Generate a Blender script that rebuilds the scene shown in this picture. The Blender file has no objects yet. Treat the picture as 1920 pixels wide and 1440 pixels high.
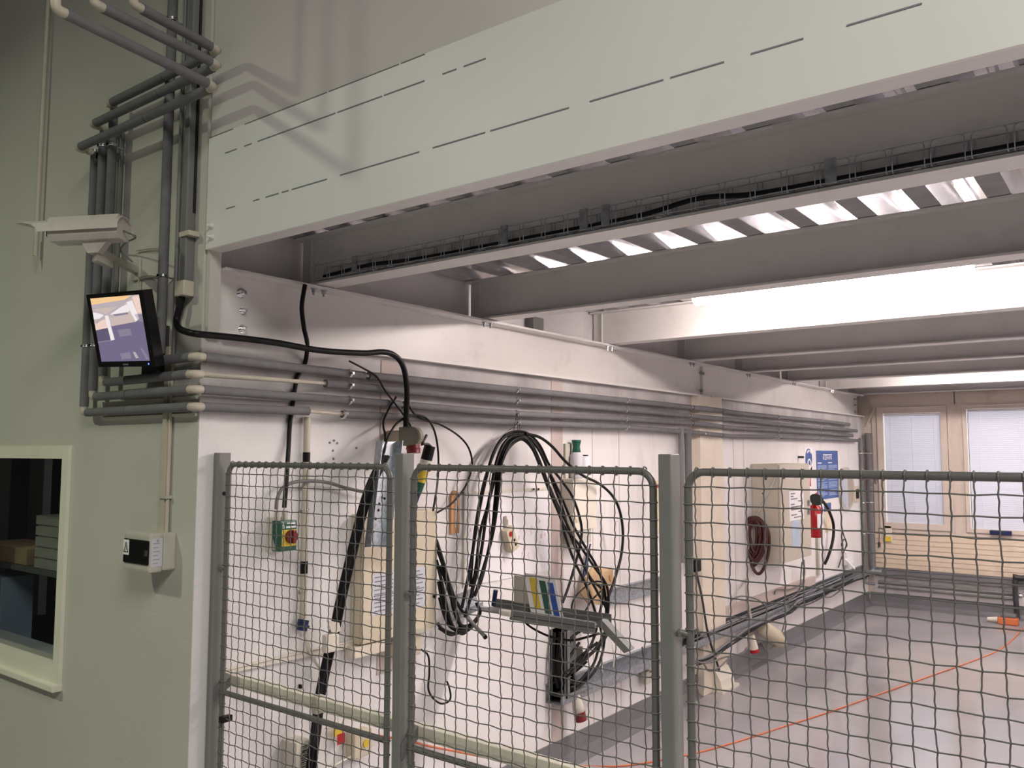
import bpy, bmesh, math, random
from mathutils import Vector, Matrix
random.seed(7)
S = bpy.context.scene
C = S.collection

# ------------------------------------------------------------------ camera
F_PX, YAW, PITCH, ROLL, CAM_H = 1575.0, math.radians(-37.33), math.radians(4.67), math.radians(-0.10), 2.0
cy_, sy_ = math.cos(YAW), math.sin(YAW)
FWD = Vector((sy_ * math.cos(PITCH), cy_ * math.cos(PITCH), math.sin(PITCH)))
r_ = Vector((cy_, -sy_, 0)); d_ = FWD.cross(r_)
cr_, sr_ = math.cos(ROLL), math.sin(ROLL)
RGT = cr_ * r_ + sr_ * d_
DWN = -sr_ * r_ + cr_ * d_
CAM = Vector((0, 0, CAM_H))
cam_d = bpy.data.cameras.new('camera'); cam = bpy.data.objects.new('camera', cam_d); C.objects.link(cam)
cam_d.sensor_fit = 'HORIZONTAL'; cam_d.sensor_width = 36.0; cam_d.lens = F_PX / 1920 * 36; cam_d.clip_start = .02
cam.matrix_world = Matrix(((RGT.x, -DWN.x, -FWD.x, CAM.x), (RGT.y, -DWN.y, -FWD.y, CAM.y), (RGT.z, -DWN.z, -FWD.z, CAM.z), (0, 0, 0, 1)))
S.camera = cam

# ------------------------------------------------------------------ world, lights, exposure
S.view_settings.view_transform = 'Standard'; S.view_settings.look = 'None'
S.view_settings.exposure = 0.0; S.view_settings.gamma = 1.0; S.view_settings.use_curve_mapping = False
w = bpy.data.worlds.new('world'); S.world = w; w.use_nodes = True
w.node_tree.nodes['Background'].inputs[0].default_value = (.86, .88, .82, 1)
w.node_tree.nodes['Background'].inputs[1].default_value = .032

def area(name, loc, target, size, power, col, sy=None):
    l = bpy.data.lights.new(name, 'AREA'); l.energy = power; l.color = col; l.size = size
    if sy: l.shape = 'RECTANGLE'; l.size_y = sy
    o = bpy.data.objects.new(name, l); C.objects.link(o); o.location = loc
    o.rotation_euler = (Vector(target) - Vector(loc)).to_track_quat('-Z', 'Y').to_euler()
    return o
area('hall_lamp', (-5.2, -2.1, 5.4), (-5.2, -2.1, 0), .35, 118, (.93, 1.0, .74)).data.spread = math.radians(152)
area('hall_lamp_far', (2.8, -1.6, 6.0), (2.8, -1.6, 0), 2.6, 500, (1.0, .965, .90))
area('dim_room_added_fill', (-5.0, 3.4, 2.55), (-5.0, 3.0, 0), .3, 3.5, (1, .95, .85))  # unseen fill light added to brighten the things behind the dark window
LAMP_COL, LAMP_STR = (1.0, .868, .825), 126.0
area('daylight', (-1.2, 12.75, 1.9), (-1.2, 11.0, 1.7), 3.8, 84, (.91, .925, .97), 1.9)

# ------------------------------------------------------------------ pixel rays onto the planes of the place
XB, YA, YF, YW = -3.117, 1.964, 2.06, 11.92     # side wall, hall wall, fence, window wall
def ray(u, v): return FWD + RGT * ((u - 960) / F_PX) + DWN * ((v - 720) / F_PX)
def onp(u, v, ax, val):
    q = ray(u, v); return CAM + q * ((val - CAM[ax]) / q[ax])
def A(u, v, off=0.0): return onp(u, v, 1, YA - off)
def B(u, v, off=0.0): return onp(u, v, 0, XB + off)
def FN(u, v, off=0.0): return onp(u, v, 1, YF - off)
def W(u, v, off=0.0): return onp(u, v, 1, YW - off)
def Z(u, v, z=0.0): return onp(u, v, 2, z)

# ------------------------------------------------------------------ materials
MATS = {}
def mat(name, col, rough=.5, metal=0.0, var=.06, scale=6.0, bump=0.0, dirt=None, stretch=(1, 1, 1), bscale=60, spec=.5):
    m = bpy.data.materials.new(name); m.use_nodes = True; nt = m.node_tree; N = nt.nodes; L = nt.links
    b = N['Principled BSDF']; b.inputs['Roughness'].default_value = rough; b.inputs['Metallic'].default_value = metal
    b.inputs['Specular IOR Level'].default_value = spec
    tc = N.new('ShaderNodeTexCoord'); mp = N.new('ShaderNodeMapping'); mp.inputs['Scale'].default_value = stretch
    L.new(tc.outputs['Object'], mp.inputs['Vector'])
    nz = N.new('ShaderNodeTexNoise'); nz.inputs['Scale'].default_value = scale; nz.inputs['Detail'].default_value = 5
    L.new(mp.outputs['Vector'], nz.inputs['Vector'])
    rp = N.new('ShaderNodeValToRGB')
    rp.color_ramp.elements[0].position = .3; rp.color_ramp.elements[1].position = .7
    rp.color_ramp.elements[0].color = tuple(c * (1 - var) for c in col) + (1,)
    rp.color_ramp.elements[1].color = tuple(min(1, c * (1 + var)) for c in col) + (1,)
    L.new(nz.outputs['Fac'], rp.inputs['Fac'])
    out = rp.outputs['Color']
    if dirt:
        dcol, amount, dscale, dstr = dirt
        mp2 = N.new('ShaderNodeMapping'); mp2.inputs['Scale'].default_value = dstr; L.new(tc.outputs['Object'], mp2.inputs['Vector'])
        n2 = N.new('ShaderNodeTexNoise'); n2.inputs['Scale'].default_value = dscale; n2.inputs['Detail'].default_value = 8; n2.inputs['Roughness'].default_value = .65
        L.new(mp2.outputs['Vector'], n2.inputs['Vector'])
        r2 = N.new('ShaderNodeValToRGB'); r2.color_ramp.elements[0].position = .56; r2.color_ramp.elements[1].position = .78
        r2.color_ramp.elements[0].color = (0, 0, 0, 1); r2.color_ramp.elements[1].color = (amount, amount, amount, 1)
        L.new(n2.outputs['Fac'], r2.inputs['Fac'])
        mx = N.new('ShaderNodeMixRGB'); L.new(r2.outputs['Color'], mx.inputs['Fac']); L.new(out, mx.inputs['Color1']); mx.inputs['Color2'].default_value = dcol + (1,)
        out = mx.outputs['Color']
    L.new(out, b.inputs['Base Color'])
    if bump:
        n3 = N.new('ShaderNodeTexNoise'); n3.inputs['Scale'].default_value = bscale; n3.inputs['Detail'].default_value = 3
        L.new(tc.outputs['Object'], n3.inputs['Vector'])
        bp = N.new('ShaderNodeBump'); bp.inputs['Strength'].default_value = bump; bp.inputs['Distance'].default_value = .004
        L.new(n3.outputs['Fac'], bp.inputs['Height']); L.new(bp.outputs['Normal'], b.inputs['Normal'])
    MATS[name] = m; return m
def emit(name, col, strength):
    m = bpy.data.materials.new(name); m.use_nodes = True; b = m.node_tree.nodes['Principled BSDF']
    b.inputs['Base Color'].default_value = (.02, .02, .02, 1); b.inputs['Roughness'].default_value = .35
    b.inputs['Emission Color'].default_value = col + (1,); b.inputs['Emission Strength'].default_value = strength
    MATS[name] = m; return m
def glass(name, tint, refl):
    m = bpy.data.materials.new(name); m.use_nodes = True; nt = m.node_tree; N = nt.nodes; N.remove(N['Principled BSDF'])
    t = N.new('ShaderNodeBsdfTransparent'); t.inputs[0].default_value = tint + (1,)
    g = N.new('ShaderNodeBsdfGlossy'); g.inputs['Roughness'].default_value = .03
    lw = N.new('ShaderNodeLayerWeight'); pw = N.new('ShaderNodeMath'); pw.operation = 'POWER'; nt.links.new(lw.outputs['Facing'], pw.inputs[0]); pw.inputs[1].default_value = 4.5
    f = N.new('ShaderNodeMath'); f.operation = 'MULTIPLY_ADD'; nt.links.new(pw.outputs[0], f.inputs[0]); f.inputs[1].default_value = refl; f.inputs[2].default_value = .03
    x = N.new('ShaderNodeMixShader'); nt.links.new(f.outputs[0], x.inputs[0]); nt.links.new(t.outputs[0], x.inputs[1]); nt.links.new(g.outputs[0], x.inputs[2])
    nt.links.new(x.outputs[0], N['Material Output'].inputs['Surface']); MATS[name] = m; return m

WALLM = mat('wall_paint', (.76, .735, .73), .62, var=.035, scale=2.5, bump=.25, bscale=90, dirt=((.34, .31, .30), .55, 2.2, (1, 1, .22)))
UPPM = mat('upper_wall_paint', (.60, .565, .535), .7, var=.04, scale=1.6, dirt=((.5, .46, .40), .25, 1.2, (1, 1, .5)))
HALLM = mat('hall_wall_paint', (.515, .507, .452), .7, var=.04, scale=1.6, bump=.25, bscale=80, dirt=((.5, .46, .38), .25, 1.2, (1, 1, .5)))
STEEL = mat('white_steel_paint', (.70, .675, .655), .38, var=.03, scale=3, dirt=((.38, .34, .30), .35, 5, (1, 1, 1)))
FASC = mat('fascia_paint', (.74, .735, .70), .45, var=.035, scale=1.5, dirt=((.6, .57, .50), .4, 2, (1, 1, 1)))
TAUPE = mat('taupe_strip', (.50, .42, .39), .6)
CREAM = mat('cream_paint', (.72, .64, .53), .5, var=.05)
FLOOR = mat('floor_epoxy', (.37, .355, .37), .13, var=.12, scale=1.1, dirt=((.22, .21, .215), .75, 1.3, (1, .5, 1)), bump=.03, bscale=4)
SKIRT = mat('skirting_paint', (.155, .155, .168), .35, var=.1, scale=3)
WINF = mat('window_frame_paint', (.60, .52, .45), .5, var=.05, dirt=((.3, .2, .14), .5, 3, (1, 1, .4)))
HFRAME = mat('cream_frame_paint', (.74, .72, .60), .45, var=.04)
SPAND = mat('board_panel', (.66, .55, .43), .6, var=.06, scale=3, dirt=((.3, .25, .2), .5, 3, (1, 1, 1)))
DECK = mat('galvanised_deck', (.62, .62, .65), .22, .75, var=.12, scale=12)
GALV = mat('galvanised_steel', (.36, .385, .42), .42, .7, var=.25, scale=45)
FOAM = mat('grey_foam_sleeve', (.150, .148, .155), .8, var=.10, scale=20, bump=.3, bscale=140)
BARE = mat('cream_pipe', (.52, .47, .38), .45, var=.08, scale=12)
GREYP = mat('grey_conduit', (.16, .163, .158), .5, var=.08)
CHROME = mat('chrome_clamp', (.85, .85, .87), .16, 1.0, var=.02)
BLACK = mat('black_rubber', (.006, .006, .0065), .45, var=.2, scale=20, spec=.22)
DGREY = mat('dark_plastic', (.035, .035, .037), .45)
GREYC = mat('grey_cable', (.16, .15, .15), .5)
FENCE = mat('fence_paint', (.130, .126, .118), .42, var=.05, scale=8)
POSTM = mat('post_paint', (.19, .192, .182), .4, var=.06, scale=5, bump=.1)
BEIGE = mat('beige_enclosure', (.60, .53, .40), .5, var=.05)
CABM = mat('taupe_enclosure', (.52, .475, .40), .5, var=.04, dirt=((.25, .22, .18), .4, 6, (1, 1, 1)))
OFFW = mat('off_white_plastic', (.70, .66, .57), .45, var=.04)
BOXG = mat('aged_grey_plastic', (.50, .48, .41), .5, var=.07, scale=9, dirt=((.3, .26, .2), .4, 7, (1, 1, 1)))
PAPER = mat('white_paper', (.82, .80, .82), .7, var=.02)
LABELG = mat('pale_label', (.55, .55, .60), .6, var=.06)
INK = mat('grey_ink', (.20, .20, .23), .7)
REDP = mat('red_plastic', (.17, .014, .016), .35, var=.1)
REDE = mat('extinguisher_red', (.42, .008, .012), .25, var=.05)
GREENP = mat('green_paint', (.006, .095, .055), .35, var=.1)
YELL = mat('yellow_plastic', (.68, .50, .04), .45, var=.08)
BLUES = mat('sign_blue', (.030, .085, .30), .4, var=.04)
BLUED = mat('blue_tape', (.008, .016, .075), .4)
LBLUE = mat('light_blue_sticker', (.42, .52, .66), .5)
WOOD = mat('varnished_wood', (.48, .26, .12), .4, var=.25, scale=10, stretch=(1, 1, .1))
CARD = mat('brown_cardboard', (.50, .35, .20), .8, var=.15, scale=10)
HOSE = mat('dark_red_hose', (.062, .014, .013), .4, var=.2)
ORANGE = mat('orange_cord', (.60, .16, .06), .5)
PINK = mat('red_scribble', (.72, .45, .44), .6)
CAMM = mat('camera_housing', (.50, .47, .42), .5, var=.08, dirt=((.25, .22, .18), .6, 8, (1, 1, 1)))
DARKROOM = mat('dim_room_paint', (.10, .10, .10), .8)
MIRROR = mat('mirror_glass', (.88, .90, .90), .03, 1.0, var=.01)
LAMPD = emit('lamp_diffuser', LAMP_COL, LAMP_STR)
LEDM = emit('blue_led', (.08, .12, 1.0), 5)
HGLASS = glass('dark_window_glass', (.80, .82, .82), .45)
WGLASS = glass('clear_window_glass', (.93, .95, .97), .45)
m = mat('window_blind', (.70, .69, .71), .5, var=.02); nt = m.node_tree
tr = nt.nodes.new('ShaderNodeBsdfTranslucent'); tr.inputs[0].default_value = (.80, .785, .82, 1)
ms = nt.nodes.new('ShaderNodeMixShader'); ms.inputs[0].default_value = .55
nt.links.new(nt.nodes['Principled BSDF'].outputs[0], ms.inputs[1]); nt.links.new(tr.outputs[0], ms.inputs[2])
nt.links.new(ms.outputs[0], nt.nodes['Material Output'].inputs['Surface']); BLIND = m

# dust stain settled on the side wall behind the warm pipes, plus painted-in shade
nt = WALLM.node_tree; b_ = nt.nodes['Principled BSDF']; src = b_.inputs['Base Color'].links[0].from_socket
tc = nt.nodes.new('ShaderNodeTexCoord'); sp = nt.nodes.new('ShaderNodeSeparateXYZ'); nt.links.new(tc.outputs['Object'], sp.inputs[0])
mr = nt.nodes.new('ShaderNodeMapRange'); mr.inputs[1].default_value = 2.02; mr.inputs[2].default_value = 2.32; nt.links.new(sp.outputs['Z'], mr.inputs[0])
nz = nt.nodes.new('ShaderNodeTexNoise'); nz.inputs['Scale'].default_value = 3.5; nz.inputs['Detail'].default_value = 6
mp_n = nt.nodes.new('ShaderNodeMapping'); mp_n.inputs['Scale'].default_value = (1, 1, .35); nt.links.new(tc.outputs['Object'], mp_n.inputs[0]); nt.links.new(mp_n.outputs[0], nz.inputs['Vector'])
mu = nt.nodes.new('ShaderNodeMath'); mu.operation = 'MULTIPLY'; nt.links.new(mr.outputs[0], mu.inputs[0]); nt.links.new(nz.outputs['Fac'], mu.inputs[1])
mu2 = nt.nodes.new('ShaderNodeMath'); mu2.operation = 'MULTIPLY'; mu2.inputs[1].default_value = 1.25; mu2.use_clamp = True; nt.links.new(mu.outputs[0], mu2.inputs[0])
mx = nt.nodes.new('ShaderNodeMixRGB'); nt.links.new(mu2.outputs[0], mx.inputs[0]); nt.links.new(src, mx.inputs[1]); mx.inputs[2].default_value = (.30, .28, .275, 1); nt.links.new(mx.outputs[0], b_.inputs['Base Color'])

# ------------------------------------------------------------------ mesh builder
def catmull(pts, n=8, closed=False):
    P = [Vector(p) for p in pts]
    if len(P) < 3: return P
    out = []
    for i in range(len(P) - 1):
        p0 = P[i - 1] if i > 0 else P[0] * 2 - P[1]; p1, p2 = P[i], P[i + 1]
        p3 = P[i + 2] if i + 2 < len(P) else P[-1] * 2 - P[-2]
        for k in range(n):
            t = k / n
            out.append(.5 * ((2 * p1) + (p2 - p0) * t + (2 * p0 - 5 * p1 + 4 * p2 - p3) * t * t + (3 * p1 - p0 - 3 * p2 + p3) * t ** 3))
    out.append(P[-1]); return out
class MB:
    def __init__(s): s.v = []; s.f = []; s.sm = []; s.mi = []
    def add(s, vs, fs, smooth=False, mi=0):
        o = len(s.v); s.v += [Vector(p) for p in vs]
        for f in fs: s.f.append([i + o for i in f]); s.sm.append(smooth); s.mi.append(mi)
        return s
    def box(s, a, b, mi=0):
        x0, x1 = sorted((a[0], b[0])); y0, y1 = sorted((a[1], b[1])); z0, z1 = sorted((a[2], b[2]))
        return s.obox((x0, y0, z0), (x1 - x0, 0, 0), (0, y1 - y0, 0), (0, 0, z1 - z0), mi)
    def obox(s, o, a, b, c, mi=0):
        o, a, b, c = Vector(o), Vector(a), Vector(b), Vector(c)
        if a.cross(b).dot(c) < 0: a, b = b, a
        v = [o, o + a, o + a + b, o + b]; v += [p + c for p in v]
        return s.add(v, [(0, 3, 2, 1), (4, 5, 6, 7), (0, 1, 5, 4), (1, 2, 6, 5), (2, 3, 7, 6), (3, 0, 4, 7)], mi=mi)
    def bbox(s, a, b, bev=.01, mi=0):
        """box with chamfered edges"""
        lo = [min(a[i], b[i]) for i in range(3)]; hi = [max(a[i], b[i]) for i in range(3)]
        bm = bmesh.new(); bmesh.ops.create_cube(bm, size=1)
        for q in bm.verts: q.co = Vector([(lo[i] + hi[i]) / 2 + q.co[i] * (hi[i] - lo[i]) for i in range(3)])
        bmesh.ops.bevel(bm, geom=bm.edges[:], offset=bev, segments=2, affect='EDGES', profile=.6)
        bm.verts.index_update(); s.add([q.co.copy() for q in bm.verts], [[q.index for q in f.verts] for f in bm.faces], mi=mi); bm.free(); return s
    def quad(s, *p, mi=0): return s.add(p, [tuple(range(len(p)))], mi=mi)
    def tube(s, path, r, seg=10, cap=True, mi=0, radii=None):
        P = [Vector(p) for p in path]
        Q = [P[0]]
        for p in P[1:]:
            if (p - Q[-1]).length > 1e-6: Q.append(p)
        P = Q; n = len(P)
        if n < 2: return s
        T = [(P[min(i + 1, n - 1)] - P[max(i - 1, 0)]).normalized() for i in range(n)]
        up = Vector((0, 0, 1)) if abs(T[0].z) < .9 else Vector((1, 0, 0))
        nx = T[0].cross(up).normalized(); vs = []; fs = []
        for i in range(n):
            nx = (nx - T[i] * nx.dot(T[i])).normalized(); ny = T[i].cross(nx)
            rr = radii[i] if radii else r
            if 0 < i < n - 1:
                d0 = (P[i] - P[i - 1]).normalized(); c = max(.5, d0.dot(T[i])); 
            else: c = 1
            for k in range(seg):
                a = 2 * math.pi * k / seg; vs.append(P[i] + (nx * math.cos(a) + ny * math.sin(a)) * (rr / c if c < 1 else rr))
        for i in range(n - 1):
            for k in range(seg):
                k2 = (k + 1) % seg; fs.append((i * seg + k, i * seg + k2, (i + 1) * seg + k2, (i + 1) * seg + k))
        s.add(vs, fs, True, mi)
        if cap:
            s.add(vs[:seg], [tuple(range(seg))[::-1]], mi=mi); s.add(vs[-seg:], [tuple(range(seg))], mi=mi)
        return s
    def cyl(s, a, b, r, seg=16, r2=None, mi=0): return s.tube([a, b], r, seg, True, mi, [r, r if r2 is None else r2])
    def lathe(s, base, axis, prof, seg=20, mi=0):
        axis = Vector(axis).normalized(); b = Vector(base)
        return s.tube_prof([b + axis * h for h, r in prof], [r for h, r in prof], seg, mi)
    def tube_prof(s, pts, radii, seg, mi):
        axis = (pts[-1] - pts[0]).normalized(); up = Vector((0, 0, 1)) if abs(axis.z) < .9 else Vector((1, 0, 0))
        nx = axis.cross(up).normalized(); ny = axis.cross(nx); vs = []; fs = []
        for p, r in zip(pts, radii):
            for k in range(seg):
                a = 2 * math.pi * k / seg; vs.append(p + (nx * math.cos(a) + ny * math.sin(a)) * max(r, 1e-4))
        for i in range(len(pts) - 1):
            for k in range(seg):
                k2 = (k + 1) % seg; fs.append((i * seg + k, i * seg + k2, (i + 1) * seg + k2, (i + 1) * seg + k))
        fs.append(tuple(range(seg))[::-1]); fs.append(tuple((len(pts) - 1) * seg + k for k in range(seg)))
        return s.add(vs, fs, True, mi)
    def prism(s, poly, ext, mi=0):
        n = len(poly); P = [Vector(p) for p in poly]; e = Vector(ext)
        vs = P + [p + e for p in P]
        return s.add(vs, [tuple(range(n))[::-1], tuple(range(n, 2 * n))] + [(i, (i + 1) % n, n + (i + 1) % n, n + i) for i in range(n)], mi=mi)
    def torus(s, c, axis, R, r, seg=24, sub=8, mi=0, a0=0, a1=2 * math.pi):
        axis = Vector(axis).normalized(); up = Vector((0, 0, 1)) if abs(axis.z) < .9 else Vector((1, 0, 0))
        nx = axis.cross(up).normalized(); ny = axis.cross(nx); c = Vector(c)
        return s.tube([c + (nx * math.cos(a0 + (a1 - a0) * i / seg) + ny * math.sin(a0 + (a1 - a0) * i / seg)) * R for i in range(seg + 1)], r, sub, mi=mi)
WL = {}
def wloc(o): return WL[o.name] if o else Vector((0, 0, 0))
def obj(name, mb, mats, parent=None, loc=None):
    me = bpy.data.meshes.new(name)
    if parent is not None: org = wloc(parent)
    elif loc is not None: org = Vector(loc)
    else:
        lo = [min(v[i] for v in mb.v) for i in range(3)]; hi = [max(v[i] for v in mb.v) for i in range(3)]
        org = Vector(((lo[0] + hi[0]) / 2, (lo[1] + hi[1]) / 2, lo[2]))
    me.from_pydata([tuple(v - org) for v in mb.v], [], mb.f)
    me.polygons.foreach_set('use_smooth', mb.sm); me.polygons.foreach_set('material_index', mb.mi)
    for m_ in (mats if isinstance(mats, (list, tuple)) else [mats]): me.materials.append(m_)
    bm = bmesh.new(); bm.from_mesh(me); bmesh.ops.recalc_face_normals(bm, faces=bm.faces[:]); bm.to_mesh(me); bm.free()
    me.update()
    o = bpy.data.objects.new(name, me); C.objects.link(o)
    if parent is not None: o.parent = parent
    else: o.location = org
    WL[o.name] = org
    return o
def tag(o, label, cat, group=None):
    o['label'] = label; o['category'] = cat
    if group: o['group'] = group
    return o
def thing(name, label, cat, loc, group=None):
    o = bpy.data.objects.new(name, None); C.objects.link(o); o.location = Vector(loc); o.empty_display_size = .05
    WL[o.name] = Vector(loc); return tag(o, label, cat, group)
def struct(name, mb, mats, parent=None):
    o = obj(name, mb, mats, parent)
    if parent is None: o['kind'] = 'structure'
    return o
def one(name, mb, mats, label, cat, group=None): return tag(obj(name, mb, mats), label, cat, group)
def lab(o, text): o['label'] = text; return o
def V(*a): return Vector(a)
def lerp(a, b, t): return a + (b - a) * t

# ================================================================== SETTING
XR = 6.2
struct('floor', MB().box((-9, -5, -.1), (XR + .3, YW + .3, 0)), FLOOR)
# hall wall with its window opening; it returns as a full-height corner pier
wx0, wx1, wz0, wz1 = -5.75, -4.19, .885, 2.03
hw = MB()
hw.box((-9, YA, 0), (wx0, 2.03, 6)); hw.box((wx1, YA, 0), (XB, 2.03, 6)); hw.box((wx0, YA, 0), (wx1, 2.03, wz0)); hw.box((wx0, YA, wz1), (wx1, 2.03, 6))
struct('wall_left', hw, HALLM)
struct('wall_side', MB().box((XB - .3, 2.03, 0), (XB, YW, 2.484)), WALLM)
struct('wall_side_upper', MB().box((-3.45, 2.03, 2.485), (-3.25, YW, 3.25)), WALLM)
struct('wall_right', MB().box((XR, 2.03, 0), (XR + .2, YW, 3.3)), WALLM)
struct('wall_front_upper', MB().box((-3.095, YA + .004, 3.322), (XR + .2, 2.06, 6)), UPPM)
struct('trim_9', MB().box((XB, YA + .002, 0), (XB + .002, 2.06, 2.48)), WALLM)
# paint strips at the panel joints and the cream pilaster
def strip(name, u0, u1, v, m=TAUPE, t=.004, z0=.12, z1=2.47):
    a, b = B(u0, v), B(u1, v); return struct(name, MB().box((XB, a.y, z0), (XB + t, b.y, z1)), m)
strip('trim_1', 714, 746, 690, z0=.9); strip('trim_2', 1033, 1054, 740)
y0p, y1p = B(1313, 900, .07).y, B(1356, 900, .07).y
struct('trim_3', MB().box((XB, y0p, 0), (XB + .07, y1p, 2.484)).box((XB + .07, y0p, .05), (XB + .075, y0p + .12, 2.3)), CREAM)
jn = MB()
for u in (1375, 1394, 1110, 1160): 
    y = B(u, 860).y; jn.box((XB, y, .15), (XB + .0015, y + .008, 2.46))
struct('trim_4', jn, TAUPE)
yb = lambda z: [z]
struct('baseboard_side', MB().prism([(XB, 0, 0), (XB + .075, 0, 0), (XB + .03, 0, .02), (XB + .014, 0, .06), (XB + .010, 0, .17), (XB, 0, .17)], (0, 9.85, 0)), SKIRT).location.y += 2.06 - 0
struct('baseboard_back', MB().prism([(0, YW, 0), (0, YW - .075, 0), (0, YW - .03, .02), (0, YW - .014, .06), (0, YW - .01, .17), (0, YW, .17)], (9.25, 0, 0)), SKIRT).location.x += XB + .03

# ceiling: trapezoidal deck, ribs along Y
PITCH_D, zd0, zd1 = .25, 3.022, 3.112
dk = MB(); n = int((XR + 3.25) / PITCH_D)
for i in range(n):
    x = -3.235 + i * PITCH_D; prof = [(0, zd0), (.085, zd0), (.118, zd1), (.150, zd1), (.158, zd1 - .008), (.172, zd1 - .008), (.180, zd1), (.217, zd1), (.25, zd0)]
    for (a, za), (b, zb) in zip(prof, prof[1:]):
        dk.quad((x + a, 2.03, za), (x + b, 2.03, zb), (x + b, YW, zb), (x + a, YW, za))
ceil_o = struct('ceiling', dk, DECK)
struct('light_block_slab', MB().box((-3.45, 2.06, 3.25), (XR + .2, YW + .1, 3.35)), DARKROOM)  # unseen slab added above the deck to block light

# ------------------------------------------------------------------ hall window
wn = thing('window_1', '', '', (wx1 - .4, YA, wz0)); del wn['label'], wn['category']; wn['kind'] = 'structure'
fr = MB(); fw = .062; yo, yi = YA - .018, 2.045
fr.box((wx0, yo, wz0), (wx1, yi, wz0 + .095)); fr.box((wx0, yo, wz1 - .064), (wx1, yi, wz1)); fr.box((wx1 - fw, yo, wz0 + .095), (wx1, yi, wz1 - .064)); fr.box((wx0, yo, wz0 + .095), (wx0 + fw, yi, wz1 - .064))
obj('window_frame', fr, HFRAME, wn)
obj('window_sill', MB().bbox((wx0, YA - .045, wz0 - .02), (wx1 + .004, YA + .02, wz0 + .012), .006), HFRAME, wn)
obj('glass_pane', MB().box((wx0 + fw, 1.992, wz0 + .09), (wx1 - fw, 1.998, wz1 - .06)), HGLASS, wn)
# the dim room behind it
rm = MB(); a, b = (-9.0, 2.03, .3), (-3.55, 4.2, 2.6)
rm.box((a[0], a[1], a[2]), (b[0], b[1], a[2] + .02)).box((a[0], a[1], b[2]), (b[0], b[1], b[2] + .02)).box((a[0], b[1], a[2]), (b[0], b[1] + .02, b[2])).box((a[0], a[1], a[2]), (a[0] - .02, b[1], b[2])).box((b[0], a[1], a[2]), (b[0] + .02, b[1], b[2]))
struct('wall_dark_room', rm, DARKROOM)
def I(u, v, y=2.36): return onp(u, v, 1, y)
def ibox(u0, u1, v0, v1, dep, y=2.36): p, q = I(u0, v1, y), I(u1, v0, y); return (p.x, y, p.z), (q.x, y + dep, q.z)
p, q = I(-60, 1066), I(122, 1075); zs_ = p.z
one('shelf_rack', MB().box((p.x - .4, 2.34, q.z - .03), (q.x + .03, 2.75, q.z)).box((p.x - .4, 2.34, .66), (q.x + .03, 2.75, .69)).box((q.x, 2.34, .32), (q.x + .03, 2.38, 1.95)).box((q.x, 2.71, .32), (q.x + .03, 2.75, 1.95)).box((p.x - .4, 2.34, .32), (p.x - .37, 2.75, 1.95)), GREYP, 'dim grey shelf rack behind the dark hall window', 'shelf')
zsh = q.z; lo, hi = ibox(64, 117, 968, 1060, .3); n_ = 5; hgt = (hi[2] - zsh) / n_; cr = MB()
for k in range(n_): cr.box((lo[0], lo[1], zsh + .003 + k * hgt), (hi[0], hi[1], zsh + (k + .86) * hgt))
cr.box((lo[0] + .01, lo[1] + .01, zsh + .004), (hi[0] - .01, hi[1] - .01, hi[2] - .01))
one('grey_crate', cr, BOXG, 'grey slatted crate on the shelf behind the dark hall window', 'crate')
lo, hi = ibox(-40, 50, 1030, 1060, .28); one('cardboard_box', MB().bbox((lo[0], lo[1], zsh + .002), (hi[0], hi[1], hi[2]), .004), CARD, 'low brown cardboard box beside the grey crate behind the dark hall window', 'box')
lo, hi = ibox(-40, 3, 1083, 1135, .2); one('blue_bin', MB().bbox((lo[0], lo[1], .692), (hi[0], hi[1], hi[2]), .008), LBLUE, 'pale blue bin on the lower shelf behind the dark hall window', 'bin')
zt_ = onp(60, 1232, 1, 2.10).z
one('work_surface', MB().box((-7.5, 2.035, zt_ - .03), (-4.25, 2.30, zt_)).box((-7.5, 2.04, .33), (-7.45, 2.3, zt_ - .03)).box((-4.32, 2.04, .33), (-4.27, 2.3, zt_ - .03)), LABELG, 'grey work surface just inside the dark hall window', 'table')
one('hanging_curtain', MB().prism([(I(57, 860, 2.9).x, 2.9, .8), (I(84, 860, 2.9).x, 2.9, .8), (I(86, 860, 2.9).x, 2.95, .8), (I(55, 860, 2.9).x, 2.95, .8)], (0, 0, 1.75)), LABELG, 'pale upright strip of cloth in the room behind the dark hall window', 'curtain')

# ------------------------------------------------------------------ window wall
ZS = dict(top=2.62, sash=2.594, sill=1.03, board=.49)
struct('wall_back', MB().box((XB - .33, YW, 0), (XR + .2, YW + .18, .96)).box((XB - .33, YW, 2.66), (XR + .2, YW + .18, 3.25)).box((XB - .33, YW, .96), (-3.0, YW + .18, 2.66)).box((1.9, YW, .96), (XR + .2, YW + .18, 2.66)), WINF)
hb = MB().box((-3.02, YW - .03, 2.64), (XR, YW, 2.98)); 
struct('trim_5', hb, WINF)
struct('trim_10', MB().box((-3.0, YW - .02, .96), (-2.985, YW + .15, 2.66)).box((-2.035, YW - .025, .96), (-1.965, YW + .15, 2.66)).box((-.62, YW - .025, .96), (-.55, YW + .15, 2.66)).box((.60, YW - .025, .96), (.68, YW + .15, 2.66)).box((1.88, YW - .025, .96), (1.9, YW + .15, 2.66)), WINF)
struct('trim_6', MB().box((-2.0, YW - .036, 2.62), (-1.985, YW - .03, 2.98)), GREYC)
bd = MB(); zz = .50
for i in range(7):
    h = (.94 - .5) / 7; bd.box((XB + .08, YW - .022, zz), (XR, YW, zz + h - .006)); zz += h
bd.box((XB + .08, YW - .01, .5), (XR, YW, .95))
struct('trim_7', bd, SPAND)
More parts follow.
